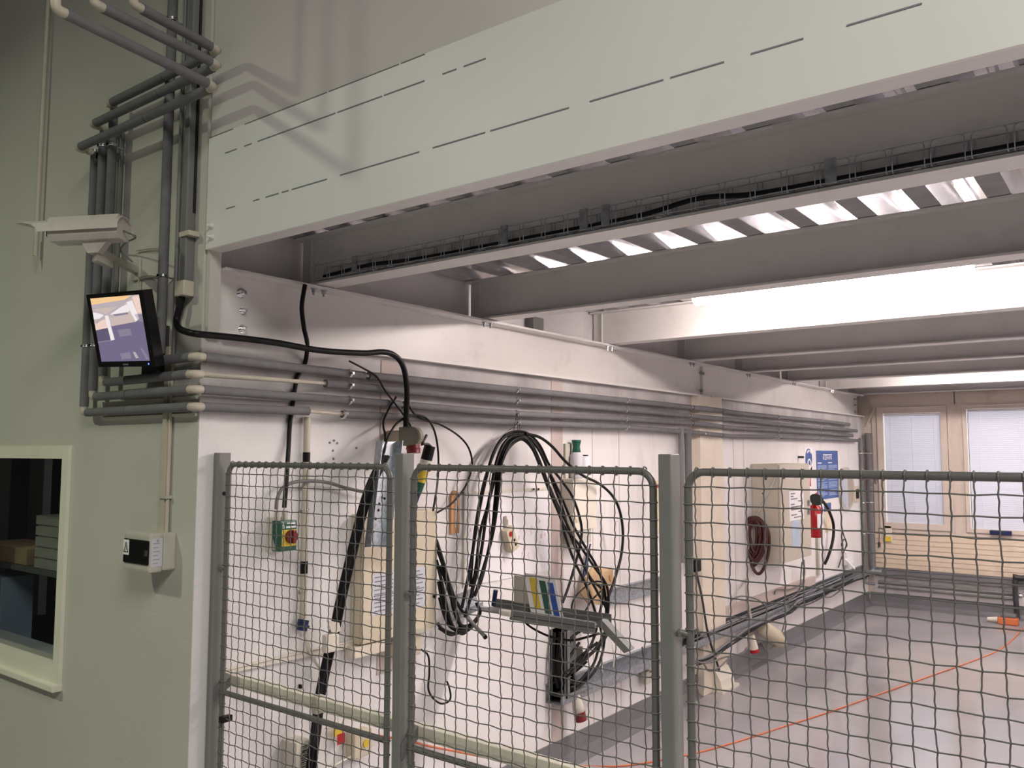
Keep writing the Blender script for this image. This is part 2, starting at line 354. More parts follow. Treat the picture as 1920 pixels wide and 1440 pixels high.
def window(idx, x0, x1, open_sash):
    wn = thing('window_%d' % idx, '', '', ((x0 + x1) / 2, YW, 1.0)); del wn['label'], wn['category']; wn['kind'] = 'structure'
    z0, z1 = .965, 2.655; fr = MB(); yo, yi = YW - .02, YW + .12
    def ring(mb, a, b, c, d, t, y0, y1):
        mb.box((a, y0, c), (b, y1, c + t)); mb.box((a, y0, d - t), (b, y1, d)); mb.box((a, y0, c + t), (a + t, y1, d - t)); mb.box((b - t, y0, c + t), (b, y1, d - t))
    ring(fr, x0, x1, z0, z1, .05, yo, yi); obj('window_frame', fr, WINF, wn)
    sa = MB(); t = .075 if open_sash else .045; ring(sa, x0 + .055, x1 - .055, z0 + .055, z1 - .055, t, YW - .045, YW + .05); obj('sash', sa, WINF, wn)
    a, b, c, d = x0 + .055 + t, x1 - .055 - t, z0 + .055 + t, z1 - .055 - t
    obj('glass_pane', MB().box((a, YW + .03, c), (b, YW + .035, d)), WGLASS, wn)
    return a, b, c, d
def blind(a, b, c, d, label, ang):
    t = thing('venetian_blind', label, 'blind', ((a + b) / 2, YW + .005, d), 'blinds on the far windows')
    sl = MB(); pit = .024; n = int((d - c - .040) / pit) + 1; w_ = .0135; ca, sa = math.cos(ang) * w_, math.sin(ang) * w_
    for i in range(n):
        z = c + .012 + i * pit; y = YW + .008
        sl.obox((a + .012, y - ca, z - sa), (b - a - .024, 0, 0), (0, 2 * ca, 2 * sa), (0, -.0004 * math.sin(ang), .0008))
    obj('slats', sl, BLIND, t)
    obj('head_rail', MB().box((a + .01, YW - .035, d - .034), (b - .01, YW + .02, d - .010)), PAPER, t)
    cd = MB()
    for q in (.12, .5, .88): cd.cyl((lerp(a, b, q), YW - .006, c), (lerp(a, b, q), YW - .006, d - .02), .0022, 6)
    obj('ladder_cord', cd, PAPER, t)
blind(*window(2, -2.985, -2.035, True), 'narrow white venetian blind nearest the corner pipes', math.radians(62))
blind(*window(3, -1.965, -.62, False), 'wide white venetian blind right of the narrow one', math.radians(78))
blind(*window(4, -.55, .6, False), 'venetian blind on the third far window', math.radians(78))
window(5, .68, 1.88, False)
obj('window_latch', MB().bbox((-2.96, YW - .075, 1.62), (-2.94, YW - .046, 1.74), .004), CHROME, bpy.data.objects['window_2'])

# ================================================================== STEELWORK
def bolt(mb, p, ax, r=.014, l=.022, mi=0):
    p = Vector(p); ax = Vector(ax); mb.cyl(p, p + ax * .004, r * 1.5, 12, mi=mi); mb.cyl(p + ax * .004, p + ax * l, r, 6, mi=mi); mb.cyl(p + ax * l, p + ax * (l + .012), r * .55, 8, mi=mi)
ZT, ZBT, ZC = 3.02, 2.775, 2.78
# wall beam in two lengths with a splice
def ibeam(mb, a, b, w_, h, tf, tw, along):
    """I profile from a to b (bottom centre line)"""
    a, b = Vector(a), Vector(b); s = Vector((1, 0, 0)) if along == 'y' else Vector((0, 1, 0)); e = b - a
    for z0, z1, hw_ in ((0, tf, w_ / 2), (h - tf, h, w_ / 2), (tf, h - tf, tw / 2)):
        mb.obox(a - s * hw_ + V(0, 0, z0), s * 2 * hw_, e, V(0, 0, z1 - z0))
XW = -3.162; ysp = B(1322, 720, .0).y
for i, (ya, yb_, lb) in enumerate(((2.035, ysp - .006, 'long white steel wall beam at the near end above the pipes'), (ysp + .006, YW - .12, 'white steel wall beam beyond the splice, towards the far window wall'))):
    t = thing('wall_beam', lb, 'beam', (XW, (ya + yb_) / 2, 2.485), 'wall beams')
    mb = MB(); ibeam(mb, (XW, ya, 2.485), (XW, yb_, 2.485), .20, .29, .012, .012, 'y'); obj('beam_profile', mb, STEEL, t)
    if i == 0:
        for u, v, r in ((454, 550, .016), (456, 583, .011), (456, 617, .014)):
            q = B(u, v, -.03); mb = MB(); bolt(mb, (XW + .006, q.y, q.z), (1, 0, 0), r); lab(obj('bolt', mb, CHROME, t), 'large bolt head in the beam web')
        obj('end_plate', MB().box((XW + .006, ysp - .012, 2.50), (XW + .022, ysp - .006, 2.76)), STEEL, t)
        for z in (2.70, 2.55): mb = MB(); bolt(mb, (XW + .018, ysp - .012, z), (0, -1, 0), .01); obj('bolt', mb, GALV, t)
        q = B(320, 560)
    else:
        obj('end_plate', MB().box((XW + .006, ysp + .006, 2.50), (XW + .022, ysp + .012, 2.76)), STEEL, t)
        mb = MB(); bolt(mb, (XW + .018, ysp + .012, 2.70), (0, 1, 0), .01); obj('bolt', mb, GALV, t)
        for z in (2.72, 2.64, 2.55): mb = MB(); bolt(mb, (XW + .006, YW - .25, z), (1, 0, 0), .011); obj('bolt', mb, GALV, t)
# cross beams
BY = [(2.575, 'white steel cross beam that carries the wire cable basket'), (3.835, 'dark-faced cross beam right behind the cable basket beam'),
      (5.235, 'cross beam lit white by the nearer fluorescent lamp'), (6.6, 'cross beam next beyond the brightly lit one'),
      (7.85, 'second cross beam beyond the brightly lit one'), (9.15, 'thin-looking cross beam just before the far lamp'),
      (10.5, 'cross beam lit by the far lamp'), (11.74, 'last cross beam, against the window wall')]
STIFF = {1: -3.15, 2: -3.22, 5: -2.95, 6: -3.0}
for i, (y, lb) in enumerate(BY):
    t = thing('cross_beam', lb, 'beam', (1.5, y, ZC), 'cross beams under the deck')
    mb = MB(); ibeam(mb, (-3.235, y, ZC), (XR - .01, y, ZC), .12, ZT - ZC, .010, .008, 'x'); obj('beam_profile', mb, STEEL, t)
    st = MB().box((-3.16, y - .022, ZC + .01), (-3.156, y - .004, ZT - .01)); obj('stiffener_plate', st, STEEL, t)
    for sx in (-.03, .02):
        mb = MB(); bolt(mb, (XW + .075, y - .02 + sx * 1.2, 2.763), (0, 0, -1), .010, .018); obj('bolt', mb, CHROME if i in (2, 6) else GALV, t)
# fascia beam at the deck edge
t = thing('fascia_beam', 'big white steel edge beam across the top of the picture', 'beam', (1.5, YA, 2.84))
FX0 = -3.10
obj('face_plate', MB().box((FX0, YA - .004, 2.84), (XR + .2, YA + .010, 3.318)), FASC, t)
obj('bottom_flange', MB().box((FX0, YA + .010, 2.84), (XR + .2, 2.035, 2.852)), STEEL, t)
def dashes(z, segs, th=.004):
    mb = MB()
    for a, b in segs:
        mb.box((a, YA - .0055, z - th / 2), (b, YA - .004, z + th / 2))
    return mb
def fx(u, v): return A(u, v).x
obj('joint_line', dashes(3.316, [(-3.1, -2.93), (-2.85, -2.35), (-2.34, -1.98), (-1.97, -1.86)], .003), GREYC, t)
obj('joint_line', dashes(3.225, [(-2.98, -2.9), (-2.85, -2.80), (-2.76, -2.3), (-2.29, -2.06), (-2.05, -1.86), (-1.78, -1.72), (-1.69, -1.6)]), INK, t)
obj('joint_line', dashes(2.988, [(-2.96, -2.9), (-2.78, -2.74), (-2.70, -2.62), (-2.60, -2.56), (-2.54, -2.34), (-2.27, -1.88), (-1.82, -1.60), (-1.58, -1.29), (-1.22, -.99), (-.97, -.82), (-.75, -.62), (-.52, -.36)]), INK, t)
for u, v in ((398, 424), (399, 445)):
    q = A(u, v); mb = MB(); bolt(mb, (q.x, YA - .004, q.z), (0, -1, 0), .009, .010); obj('bolt', mb, FASC, t)
struct('trim_8', MB().box((XB + .001, YA + .012, 2.474), (-3.09, 2.03, 6)), HALLM)

# wire cable basket lying along the first cross beam
yb0 = 2.575; t = thing('wire_cable_basket', 'long galvanised wire cable basket along the front cross beam', 'cable tray', (-.5, yb0 - .09, 2.80))
wb = MB(); x0, x1 = -3.06, XR - .1; zb, zt = 2.797, 2.862; yf, yr = yb0 - .078, yb0 - .012
for y, z in ((yf, zb), (yf, zt), (yr, zb), (yr, zt), ((yf + yr) / 2, zb)): wb.cyl((x0, y, z), (x1, y, z), .0017, 6)
nx_ = int((x1 - x0) / .1)
for i in range(nx_ + 1):
    x = x0 + .1 * i
    for dx in (-.008, .008):
        wb.tube([(x + dx * 2.4, yf, zt), (x + dx * 1.25, yf, zt - .004), (x + dx, yf, zt - .012), (x + dx, yf, zb - .004), (x + dx, yf + .006, zb - .004), (x + dx, yr, zb), (x + dx, yr, zt)], .0017, 5)
obj('wire_mesh', wb, GALV, t)
for x in (-2.78, -1.94, -1.58, -1.49, -.72):
    mb = MB().box((x - .016, yf - .008, zb - .004), (x + .016, yf - .001, zt + .006)); mb.cyl((x, yf - .012, (zb + zt) / 2), (x, yf - .001, (zb + zt) / 2), .01, 10); obj('joint_clip', mb, GALV, t)
for sx in range(-29, 0, 8): obj('support_foot', MB().box((sx / 10, yf + .001, 2.791), (sx / 10 + .02, yb0 - .03, 2.7925)), GALV, t)
cable_pts = [(x0 + .05, yf + .018, zb + .012), (-2.9, yf + .02, zb + .018), (-2.7, yf + .02, zb + .026), (-2.4, yf + .02, zb + .012), (-1.9, yf + .02, zb + .012), (-1.4, yf + .018, zb + .014), (-1.15, yf + .018, zb + .035), (-.95, yf + .018, zb + .014), (-.6, yf + .018, zb + .012), (.5, yf + .02, zb + .012), (3, yf + .02, zb + .012)]
one('power_cable', MB().tube(catmull(cable_pts, 6), .009, 8), BLACK, 'black cable lying inside the wire cable basket', 'cable')

# luminaires
def luminaire(x0, x1, y, lb):
    t = thing('fluorescent_lamp', lb, 'lamp', ((x0 + x1) / 2, y, 2.86), 'fluorescent lamps between the beams')
    obj('housing', MB().bbox((x0, y - .06, 2.925), (x1, y + .06, 2.975), .012), OFFW, t)
    P = [V(x0 + .02, y, 2.90), V(x1 - .02, y, 2.90)]
    mb = MB(); n = 10
    prof = [V(0, math.cos(math.pi * k / n) * .055, -math.sin(math.pi * k / n) * .045) for k in range(n + 1)]
    mb.prism([V(x0 + .01, y, 2.925) + p for p in prof], (x1 - x0 - .02, 0, 0))
    obj('diffuser', mb, LAMPD, t)
    hg = MB()
    for x in (x0 + .3, x1 - .3): hg.cyl((x, y, 2.975), (x, y, zd1), .006, 8)
    obj('hanger_rod', hg, GALV, t)
luminaire(-2.15, -.66, 4.62, 'bright fluorescent lamp glowing behind the second cross beam')
luminaire(.4, 1.9, 4.62, 'unseen fluorescent lamp added further right in the nearer row')  # lamps further right in both rows are out of view, added for brightness
luminaire(3.0, 4.5, 4.62, 'rightmost unseen fluorescent lamp added to the nearer row')
luminaire(-2.0, -.5, 9.86, 'far fluorescent lamp glowing near the window wall')
luminaire(.6, 2.1, 9.86, 'unseen fluorescent lamp added further right in the far row')
luminaire(3.0, 4.5, 9.86, 'rightmost unseen fluorescent lamp added to the far row')

# ================================================================== PIPES
RS = .0195
def sub(a, b, t0, t1): d = (b - a).normalized(); return a + d * t0, b - d * t1
def pipe_run(label, pts, sleeves, elbows, clamps, grp='insulated heating pipes on the walls', rs=RS, rb=.0088, caps=()):
    P = [Vector(p) for p in pts]
    t = thing('insulated_pipe', label, 'pipe', P[len(P) // 2], grp)
    lab(obj('pipe_core', MB().tube(P, rb, 8), BARE, t), 'bare cream pipe showing between the sleeves')
    for i, j, t0, t1 in sleeves:
        q = P[i:j + 1]
        if len(q) == 2: a, b = sub(q[0], q[1], t0, t1); q = [a, b]
        else:
            a, _ = sub(q[0], q[1], t0, 0); _, b = sub(q[-2], q[-1], 0, t1); q = [a] + q[1:-1] + [b]
        obj('foam_sleeve', MB().tube(q, rs, 14), FOAM, t)
    for e in elbows:
        p = P[e]; d0 = (p - P[e - 1]).normalized(); d1 = (P[e + 1] - p).normalized()
        q = catmull([p - d0 * .036, p - d0 * .016, p + (d1 - d0) * .004, p + d1 * .016, p + d1 * .036], 4)
        lab(obj('elbow_fitting', MB().tube(q, .0165, 12), BARE, t), 'cream elbow fitting')
    for c, ax, wall in clamps:
        mb = MB(); c = Vector(c); mb.torus(c, ax, rs + .001, .0038, 20, 6); mb.torus(c + Vector(ax) * .007, ax, rs + .001, .003, 20, 6)
        wv = Vector(wall); mb.cyl(c + wv.normalized() * rs, c + wv, .004, 8); mb.box(c - wv.normalized() * rs + V(-.006, -.006, -.004), c - wv.normalized() * (rs + .012) + V(.006, .006, .008))
        obj('pipe_clamp', mb, CHROME, t)
    return t
D = (.05, .072, .060, .045)              # stand-off of pipes 1..4 (top to bottom)
cu = ((368, 668), (361, 701), (364, 729.5), (369, 762))
corner = []
for (u, v), d in zip(cu, D):
    z = A(u, v, d).z; corner.append(V(XB + d, YA - d, z))
def Brun(lst):
    return [B(u, v, o) for u, v, o in lst]
b1 = Brun([(653, 701, .055), (966, 731, .055), (1172, 751, .055), (1296, 764, .055), (1322, 766.5, .125), (1352, 770, .125), (1370, 773, .055), (1458, 782, .055), (1537, 789, .055), (1592, 796, .055)])
b2 = Brun([(610, 719, .055), (653, 723, .055), (966, 752, .055), (1172, 768, .055), (1290, 779, .055), (1322, 782.5, .125), (1352, 785, .125), (1370, 787, .055), (1458, 795, .055), (1537, 802, .055), (1606, 808, .055)])
b3 = Brun([(653, 751, .055), (966, 776, .055), (1172, 785.6, .055), (1296, 793.5, .055), (1322, 796, .125), (1352, 800, .125), (1370, 802, .055), (1458, 807, .055), (1537, 812, .055), (1598, 817, .055)])
b4 = Brun([(578, 771, .056), (642, 776.5, .056), (966, 792.5, .055), (1172, 801, .055), (1296, 810.5, .055), (1322, 813, .125), (1352, 816, .125), (1370, 817.5, .055), (1458, 819, .055), (1537, 822, .055), (1608, 826, .055)])
xw, yw = (-1, 0, 0), (0, 1, 0)
def cl(p, ax, wall, d): return (p, ax, Vector(wall) * (d - .002))
UPZ = 1.1
UD = {3: .128, 2: .114, 1: .096}         # stand-off of the upper horizontals
def up_run(k, bottom, left, kk, end):
    """up the hall wall, out to the upper horizontal, along it, then out over the hall and up"""
    bo = A(*bottom, D[k]); kq = A(*kk, UD[k]); lq = A(*left, UD[k]); zz = (kq.z + lq.z) / 2
    e = Z(end[0], end[1], zz)
    return [e + V(0, 0, UPZ), e, V(kq.x, YA - UD[k], zz), V(bo.x, YA - UD[k], zz), V(bo.x, YA - D[k], zz), V(bo.x, YA - D[k], corner[k].z)]
u4 = up_run(3, (157, 775), (181, 258), (401, 167), (104, 16))
u3 = up_run(2, (173, 745), (200, 214), (408, 130), (176, 6))
u2 = up_run(1, (192, 715), (213, 186), (408, 100), (250, 8))
def full(u, k, b): return u + [corner[k]] + b
# pipe 4 (lowest)
P4 = full(u4, 3, b4); P3 = full(u3, 2, b3); P2 = full(u2, 1, b2)
def mid(a, b, t): return a.lerp(b, t)
def seamed(i, P, t):                     # split one leg in two sleeves
    L = (P[i + 1] - P[i]).length
    return [(i, i + 1, .036, L * (1 - t) + .002), (i, i + 1, L * t + .004, .036)]
def seam_at(P, i, u):                    # fraction along a hall-wall leg where it passes column u
    a, b = P[i], P[i + 1]; q = A(u, 750, YA - a.y); return min(.95, max(.05, (q.x - a.x) / (b.x - a.x)))
def vert_clamps(P, vs, u):
    out = []
    for v in vs: z = onp(u, v, 1, P[5].y).z; out.append(cl(V(P[5].x, P[5].y, z), (0, 0, 1), yw, YA - P[5].y))
    return out
def bcl(P, i, d=.055): return cl(P[i], (P[i + 1] - P[i - 1]).normalized(), xw, d)
def head(P, k, t, vs): 
    L5 = P[4].z - P[5].z; v0, v1 = .03, None; segs = []
    zs = [P[4].z - .03] + [onp(P_u[k], v, 1, P[5].y).z for v in sorted(vs)] + [P[5].z + .03]
    for a_, b_ in zip(zs, zs[1:]): segs.append((4, 5, P[4].z - a_ + (.006 if a_ != zs[0] else 0), b_ - P[5].z + (.006 if b_ != zs[-1] else 0)))
    return [(0, 1, 0, .036), (1, 2, .036, .036)] + seamed(2, P, t) + segs + seamed(5, P, seam_at(P, 5, 239))
P_u = {3: 165, 2: 178, 1: 205}
s4 = head(P4, 3, .45, (650, 291)) + [(6, 7, .036, 0), (8, 12, .0, .01), (12, 13, .02, .01), (13, 17, .03, 0)]
pipe_run('lowest of the four grey insulated pipes turning the wall corner', P4, s4, [1, 2, 3, 4, 5, 6], vert_clamps(P4, (650, 291), 165) + [bcl(P4, 8)] + [bcl(P4, i) for i in (9, 10, 15, 16)])
s3 = head(P3, 2, .42, (649, 282)) + [(6, 7, .036, -.35), (7, 10, .37, .01), (10, 12, .02, .01), (12, 16, .03, 0)]
pipe_run('third from top of the four grey insulated pipes turning the wall corner', P3, s3, [1, 2, 3, 4, 5, 6], vert_clamps(P3, (649, 282), 178) + [bcl(P3, i) for i in (7, 8, 9, 14, 15)])
s2 = head(P2, 1, .45, (276,)) + [(7, 11, .0, .01), (11, 13, .02, .01), (13, 17, .03, 0)]
pipe_run('second from top of the four corner pipes, bare and cream just past the corner', P2, s2, [1, 2, 3, 4, 5, 6], vert_clamps(P2, (276,), 205) + [bcl(P2, i) for i in (8, 9, 10, 15, 16)])
e1 = A(300, 674, D[0]); e1.z = corner[0].z
P1 = [V(e1.x, YA - D[0], 5.4), V(e1.x, YA - D[0], e1.z), corner[0]] + b1
L1 = P1[0].z - P1[1].z
zc1, zc2 = A(310, 518, D[0]).z, A(332, 33, D[0]).z
s1 = [(0, 1, 0, zc2 - P1[1].z + .01), (0, 1, 5.4 - zc2 + .02, .03), (1, 2, .02, .036), (2, 3, .036, -.1), (3, 6, .13, .01), (6, 8, .02, .01), (8, 12, .03, 0)]
pipe_run('topmost corner pipe, rising straight up the hall wall beside the corner', P1, s1, [2], [cl(V(e1.x, YA - D[0], z), (0, 0, 1), yw, D[0]) for z in (zc1, zc2)] + [bcl(P1, i) for i in (3, 4, 5, 10, 11)], rs=.0205)
# down pipes left of the pilaster
for u, r, lb, mm in ((1277, .022, 'thin pale downpipe left of the cream pilaster', GREYP), (1290, .03, 'thicker dark downpipe beside the cream pilaster', FOAM)):
    q = B(u, 820, .06); zb = B(u, 1056, .06).z
    one('downpipe', MB().cyl((q.x, q.y, zb), (q.x, q.y, 2.20), r, 14).cyl((XB, q.y, 1.5), (q.x, q.y, 1.5), .006, 8), mm, lb, 'pipe', 'downpipes by the pilaster')
# corner pipes at the window wall
for x, y, r, z0, z1, lb, mm in ((-3.03, YW - .11, .045, .50, 2.27, 'thick grey riser pipe in the corner beside the far window', FOAM), (-3.085, YW - .26, .024, .36, 2.20, 'thin grey riser pipe left of the thick corner one', GREYP)):
    t = thing('riser_pipe', lb, 'pipe', (x, y, z0), 'riser pipes in the far corner')
    obj('pipe_body', MB().cyl((x, y, z0), (x, y, z1), r, 14), mm, t)
    for z in (2.0, 1.35, .95):
        obj('pipe_clamp', MB().torus((x, y, z), (0, 0, 1), r + .001, .006, 16, 6).cyl((x, y + r, z), (x, YW - .02 if r > .03 else y + r + .06, z), .005, 6), CHROME, t)
    obj('bottom_elbow', MB().tube(catmull([(x, y, z0 + .02), (x, y, z0 - .03), (x + .04, y, z0 - .05), (x + .12, y, z0 - .05)], 4), r * .8, 10), GALV, t)
one('brace_rod', MB().cyl(W(1623, 800, .05), W(1640, 765, .05), .012, 8), BARE, 'short diagonal rod in the corner above the pipes', 'rod')
pg = thing('heating_pipe', 'pair of horizontal pipes low along the window wall', 'pipe', (-2.3, YW - .08, .30))
for z, r in ((.315, .022), (.255, .016)):
    obj('pipe_body', MB().cyl((-2.97, YW - .08, z), (-1.42, YW - .08, z), r, 10), GREYP, pg)
obj('end_fitting', MB().cyl((-1.42, YW - .08, .30), (-1.34, YW - .08, .30), .03, 10), CHROME, pg)
mb = MB().box((-3.0, YW - .10, .40), (XR - .05, YW - .023, .495)); mb.box((-3.0, YW - .11, .485), (XR - .05, YW - .10, .505)).box((-3.0, YW - .11, .395), (XR - .05, YW - .10, .41))
struct('trim_11', MB().box((XB + .08, YW - .012, .17), (XR, YW - .002, .40)), WALLM)
one('cable_duct', mb, SKIRT, 'grey cable duct running under the boards of the window wall', 'duct')
q = W(1905, 1120, .14); one('drain_pipe', MB().tube(catmull([(q.x + .35, YW - .14, .52), (q.x + .06, YW - .14, .52), (q.x, YW - .14, .48), (q.x, YW - .14, .03)], 5), .03, 10), DGREY, 'dark vertical drain pipe low on the window wall', 'pipe')

# ================================================================== HALL WALL THINGS
rod = MB(); a, b = A(92, 0, .03), A(67, 480, .03); rod.cyl((b.x, a.y, b.z), (b.x, a.y, 5.2), .011, 10); rod.box((b.x - .024, a.y - .006, b.z + .005), (b.x - .004, a.y + .006, b.z + .10)); rod.prism([(b.x - .013, a.y - .006, b.z), (b.x + .011, a.y - .006, b.z), (b.x + .006, a.y - .006, b.z - .06)], (0, .012, 0))
one('hanging_rod', rod, BARE, 'thin pale rod hanging down the hall wall left of the camera', 'rod')  # pale steel rod in the cream pipe colour
# vertical conduits beside the corner
t = thing('cable_conduit', 'grey cable conduit rising beside the corner, ending in a cream gland box', 'conduit', A(345, 535, .03))
x = A(350, 440, .03).x; zlo = A(344, 530, .03).z
obj('conduit_tube', MB().bbox((x - .02, YA - .045, zlo), (x + .02, YA - .003, 5.2), .006), GREYP, t)
lab(obj('gland_box', MB().bbox((x - .04, YA - .055, zlo - .06), (x + .03, YA - .004, zlo + .005), .006), BARE, t), 'cream gland box at the lower end')
z = A(352, 440, .03).z; obj('conduit_clip', MB().box((x - .022, YA - .052, z - .01), (x + .05, YA - .001, z + .01)), BARE, t)
x = A(333, 440, .02).x; one('thin_pipe', MB().cyl((x, YA - .02, A(325, 680, .02).z), (x, YA - .02, 5.2), .008, 10), GREYP, 'thin grey pipe between the insulated riser and the conduit', 'pipe')
x = A(366, 240, .02).x; one('cable', MB().tube([(x, YA - .012, A(362, 400, .01).z), (x, YA - .012, 5.2)], .006, 8), BLACK, 'black cable running up the corner of the hall wall', 'cable')
x = A(228, 290, .02).x; one('thin_pipe', MB().cyl((x, YA - .02, A(214, 560, .02).z), (x, YA - .02, A(228, 250, .02).z), .011, 10).cyl((x - .035, YA - .016, A(214, 560, .02).z), (x - .035, YA - .016, A(228, 250, .02).z), .009, 10), GREYP, 'pair of thin grey pipes behind the left risers', 'pipe')
# distribution box
f = .115
bx0, bx1 = A(233, 1010, f).x, A(281, 1010, f).x; bz1, bz0 = A(278, 1000, f).z, A(280, 1076, f).z
t = thing('distribution_box', 'weathered grey fuse box with a dark flap on the hall wall', 'fuse box', ((bx0 + bx1) / 2, YA, bz0))
obj('body', MB().bbox((bx0, YA - f * .5, bz0 + .006), (bx1 + .004, YA, bz1 - .004), .008), BOXG, t)
obj('cover', MB().bbox((bx0 - .004, YA - f, bz0), (bx1, YA - f * .48, bz1), .012), BOXG, t)
obj('inspection_flap', MB().bbox((bx0 + .004, YA - f - .006, bz0 + .032), (bx1 - .004, YA - f + .003, bz1 - .030), .005), BLACK, t)
obj('flap_latch', MB().box((bx1 - .02, YA - f - .012, (bz0 + bz1) / 2 - .012), (bx1 - .006, YA - f - .005, (bz0 + bz1) / 2 + .012)), DGREY, t)
sx, sz = bx0 + .008, bz1 - .034; sy = YA - f - .0068
st = obj('warning_sticker', MB().box((sx, sy, sz - .062), (sx + .044, sy + .0008, sz)), PAPER, t)
tri = MB(); c0, c1, c2 = V(sx + .006, 0, sz - .050), V(sx + .038, 0, sz - .050), V(sx + .022, 0, sz - .010)
for p, q in ((c0, c1), (c1, c2), (c2, c0)):
    tri.cyl(V(p.x, sy - .0004, p.z), V(q.x, sy - .0004, q.z), .0016, 6)
for p, q in ((V(sx + .024, 0, sz - .024), V(sx + .020, 0, sz - .034)), (V(sx + .020, 0, sz - .034), V(sx + .024, 0, sz - .035)), (V(sx + .024, 0, sz - .035), V(sx + .021, 0, sz - .044))):
    tri.cyl(V(p.x, sy - .0004, p.z), V(q.x, sy - .0004, q.z), .0012, 6)
obj('warning_triangle', tri, BLACK, st)
lbx = MB().box((bx1 + .0, YA - f + .008, bz1 - .135), (bx1 + .001, YA - f * .5 - .002, bz1 - .022)); pl = obj('inspection_label', lbx, LABELG, t)
ln = MB()
for i in range(6): ln.box((bx1 + .001, YA - f + .014, bz1 - .125 + i * .016), (bx1 + .0015, YA - f + .014 + (.03 if i % 2 else .022), bz1 - .121 + i * .016))
ln.cyl((bx1 + .001, YA - f + .034, bz1 - .032), (bx1 + .0016, YA - f + .034, bz1 - .032), .006, 10); obj('label_print', ln, mat('faint_print', (.33, .31, .35), .7), pl)
# conduit down to the box
x = A(306, 900, .02).x; t = thing('cable_trunking', 'cream cable trunking running down to the fuse box', 'trunking', (x, YA, bz1))
obj('trunking', MB().box((x - .018, YA - .022, bz1 - .005), (x + .014, YA, A(315, 650, .02).z)), BARE, t)
obj('thin_tube', MB().cyl((x + .026, YA - .012, bz1 - .005), (x + .026, YA - .012, A(318, 650, .02).z), .008, 10), BARE, t)
z = A(308, 932, .02).z; obj('clip', MB().box((x - .02, YA - .028, z - .006), (x + .04, YA - .001, z + .006)), BOXG, t)
# pale moulding frame behind the lower pipes
mf = MB(); a, b = A(192, 785, .012), A(366, 772, .012); c = A(366, 745, .012)
mf.box((a.x, YA - .012, a.z - .006), (b.x, YA, a.z + .006)); mf.box((a.x, YA - .012, c.z - .006), (b.x, YA, c.z + .006)); mf.box((a.x - .012, YA - .012, a.z - .006), (a.x, YA, c.z + .006))
one('mounting_rail', mf, HFRAME, 'pale mounting rail behind the lower corner pipes', 'rail')

# CCTV camera
F = A(64, 437, .46); R_ = A(231, 428, .24); ax = (R_ - F).normalized(); sd = ax.cross(V(0, 0, 1)).normalized(); upv = sd.cross(ax).normalized()
if sd.y > 0: sd = -sd
if upv.z < 0: upv = -upv
t = thing('security_camera', 'dusty grey security camera on an arm from the hall wall', 'camera', A(258, 505))
Lc = (R_ - F).length
def cp(a, s_, u_): return F + ax * a + sd * s_ + upv * u_
mb = MB(); hw_, hh = .056, .050
def ring_(a, sc=1): return [cp(a, hw_ * s_ * sc, hh * u_ * sc) for s_, u_ in ((-1, -.6), (-.7, -1), (.7, -1), (1, -.6), (1, .6), (.7, 1), (-.7, 1), (-1, .6))]
mb.prism(ring_(.085), ax * (Lc - .085)); obj('housing', mb, CAMM, t)
mb = MB(); mb.prism([cp(.078, s_ * .9, u_ * .9) for s_, u_ in ((-hw_, -hh * .7), (hw_, -hh * .7), (hw_, hh * .7), (-hw_, hh * .7))], ax * .01); obj('lens_window', mb, BLACK, t)
mb = MB()
for i in range(9):
    a0, a1 = -.12 + (math.pi + .24) * i / 9, -.12 + (math.pi + .24) * (i + 1) / 9
    prof = lambda a, k: (math.cos(a) * .074 * k, math.sin(a) * .056 * k - .010)
    q = []
    for k in (1, .95):
        for an in (a0, a1): q.append(prof(an, k))
    for (s_, u_), (s2, u2_), (s3, u3_), (s4_, u4_) in ((q[0], q[1], q[3], q[2]),):
        f0 = lambda s_: .055 - .14 * (1 - (abs(s_) / .074) ** 1.3)
        mb.add([cp(f0(s_), s_, u_), cp(f0(s2), s2, u2_), cp(f0(s3), s3, u3_), cp(f0(s4_), s4_, u4_), cp(Lc + .01, s_, u_), cp(Lc + .01, s2, u2_), cp(Lc + .01, s3, u3_), cp(Lc + .01, s4_, u4_)],
               [(0, 1, 5, 4), (2, 3, 7, 6), (0, 3, 2, 1), (4, 5, 6, 7)], False)
mb.box((0, 0, 0), (0, 0, 0)) if False else None
obj('sunshield', mb, CAMM, t)
foot = A(258, 506, .0); j = cp(Lc * .68, 0, -hh - .03)
mb = MB(); mb.prism([cp(Lc * .55, -.02, -hh), cp(Lc * .85, -.02, -hh), cp(Lc * .74, -.02, -hh - .05), cp(Lc * .62, -.02, -hh - .05)], sd * .04); obj('swivel_head', mb, CAMM, t)
dv = (foot - j); mb = MB(); s1_ = V(1, 0, 0) * .02; mb.obox(j - s1_ + V(0, 0, -.02), s1_ * 2, dv, V(0, 0, .028)); mb.obox(j - s1_ + V(0, 0, -.05), s1_ * 2, dv * .35, V(0, 0, .03)); obj('bracket_arm', mb, CAMM, t)
obj('wall_plate', MB().bbox((foot.x - .035, YA - .012, foot.z - .05), (foot.x + .035, YA, foot.z + .05), .004), CAMM, t)
lab(obj('camera_cable', MB().tube(catmull([cp(Lc, 0, -.01), cp(Lc + .05, 0, -.04), A(236, 455, .1), A(226, 470, .03), A(246, 490, .02)], 6), .004, 6), GREYC, t), 'thin grey cable from the camera')
one('cable', MB().tube(catmull([A(254, 470, .012), A(280, 466, .012), A(303, 465, .02)], 6), .004, 6), BARE, 'thin pale cable along the wall above the monitor', 'cable')
one('cable', MB().tube(catmull([A(259, 545, .012), A(262, 522, .012), A(280, 516, .012), A(303, 518, .015)], 6), .005, 6), BARE, 'pale cable bending down to the top of the monitor', 'cable')

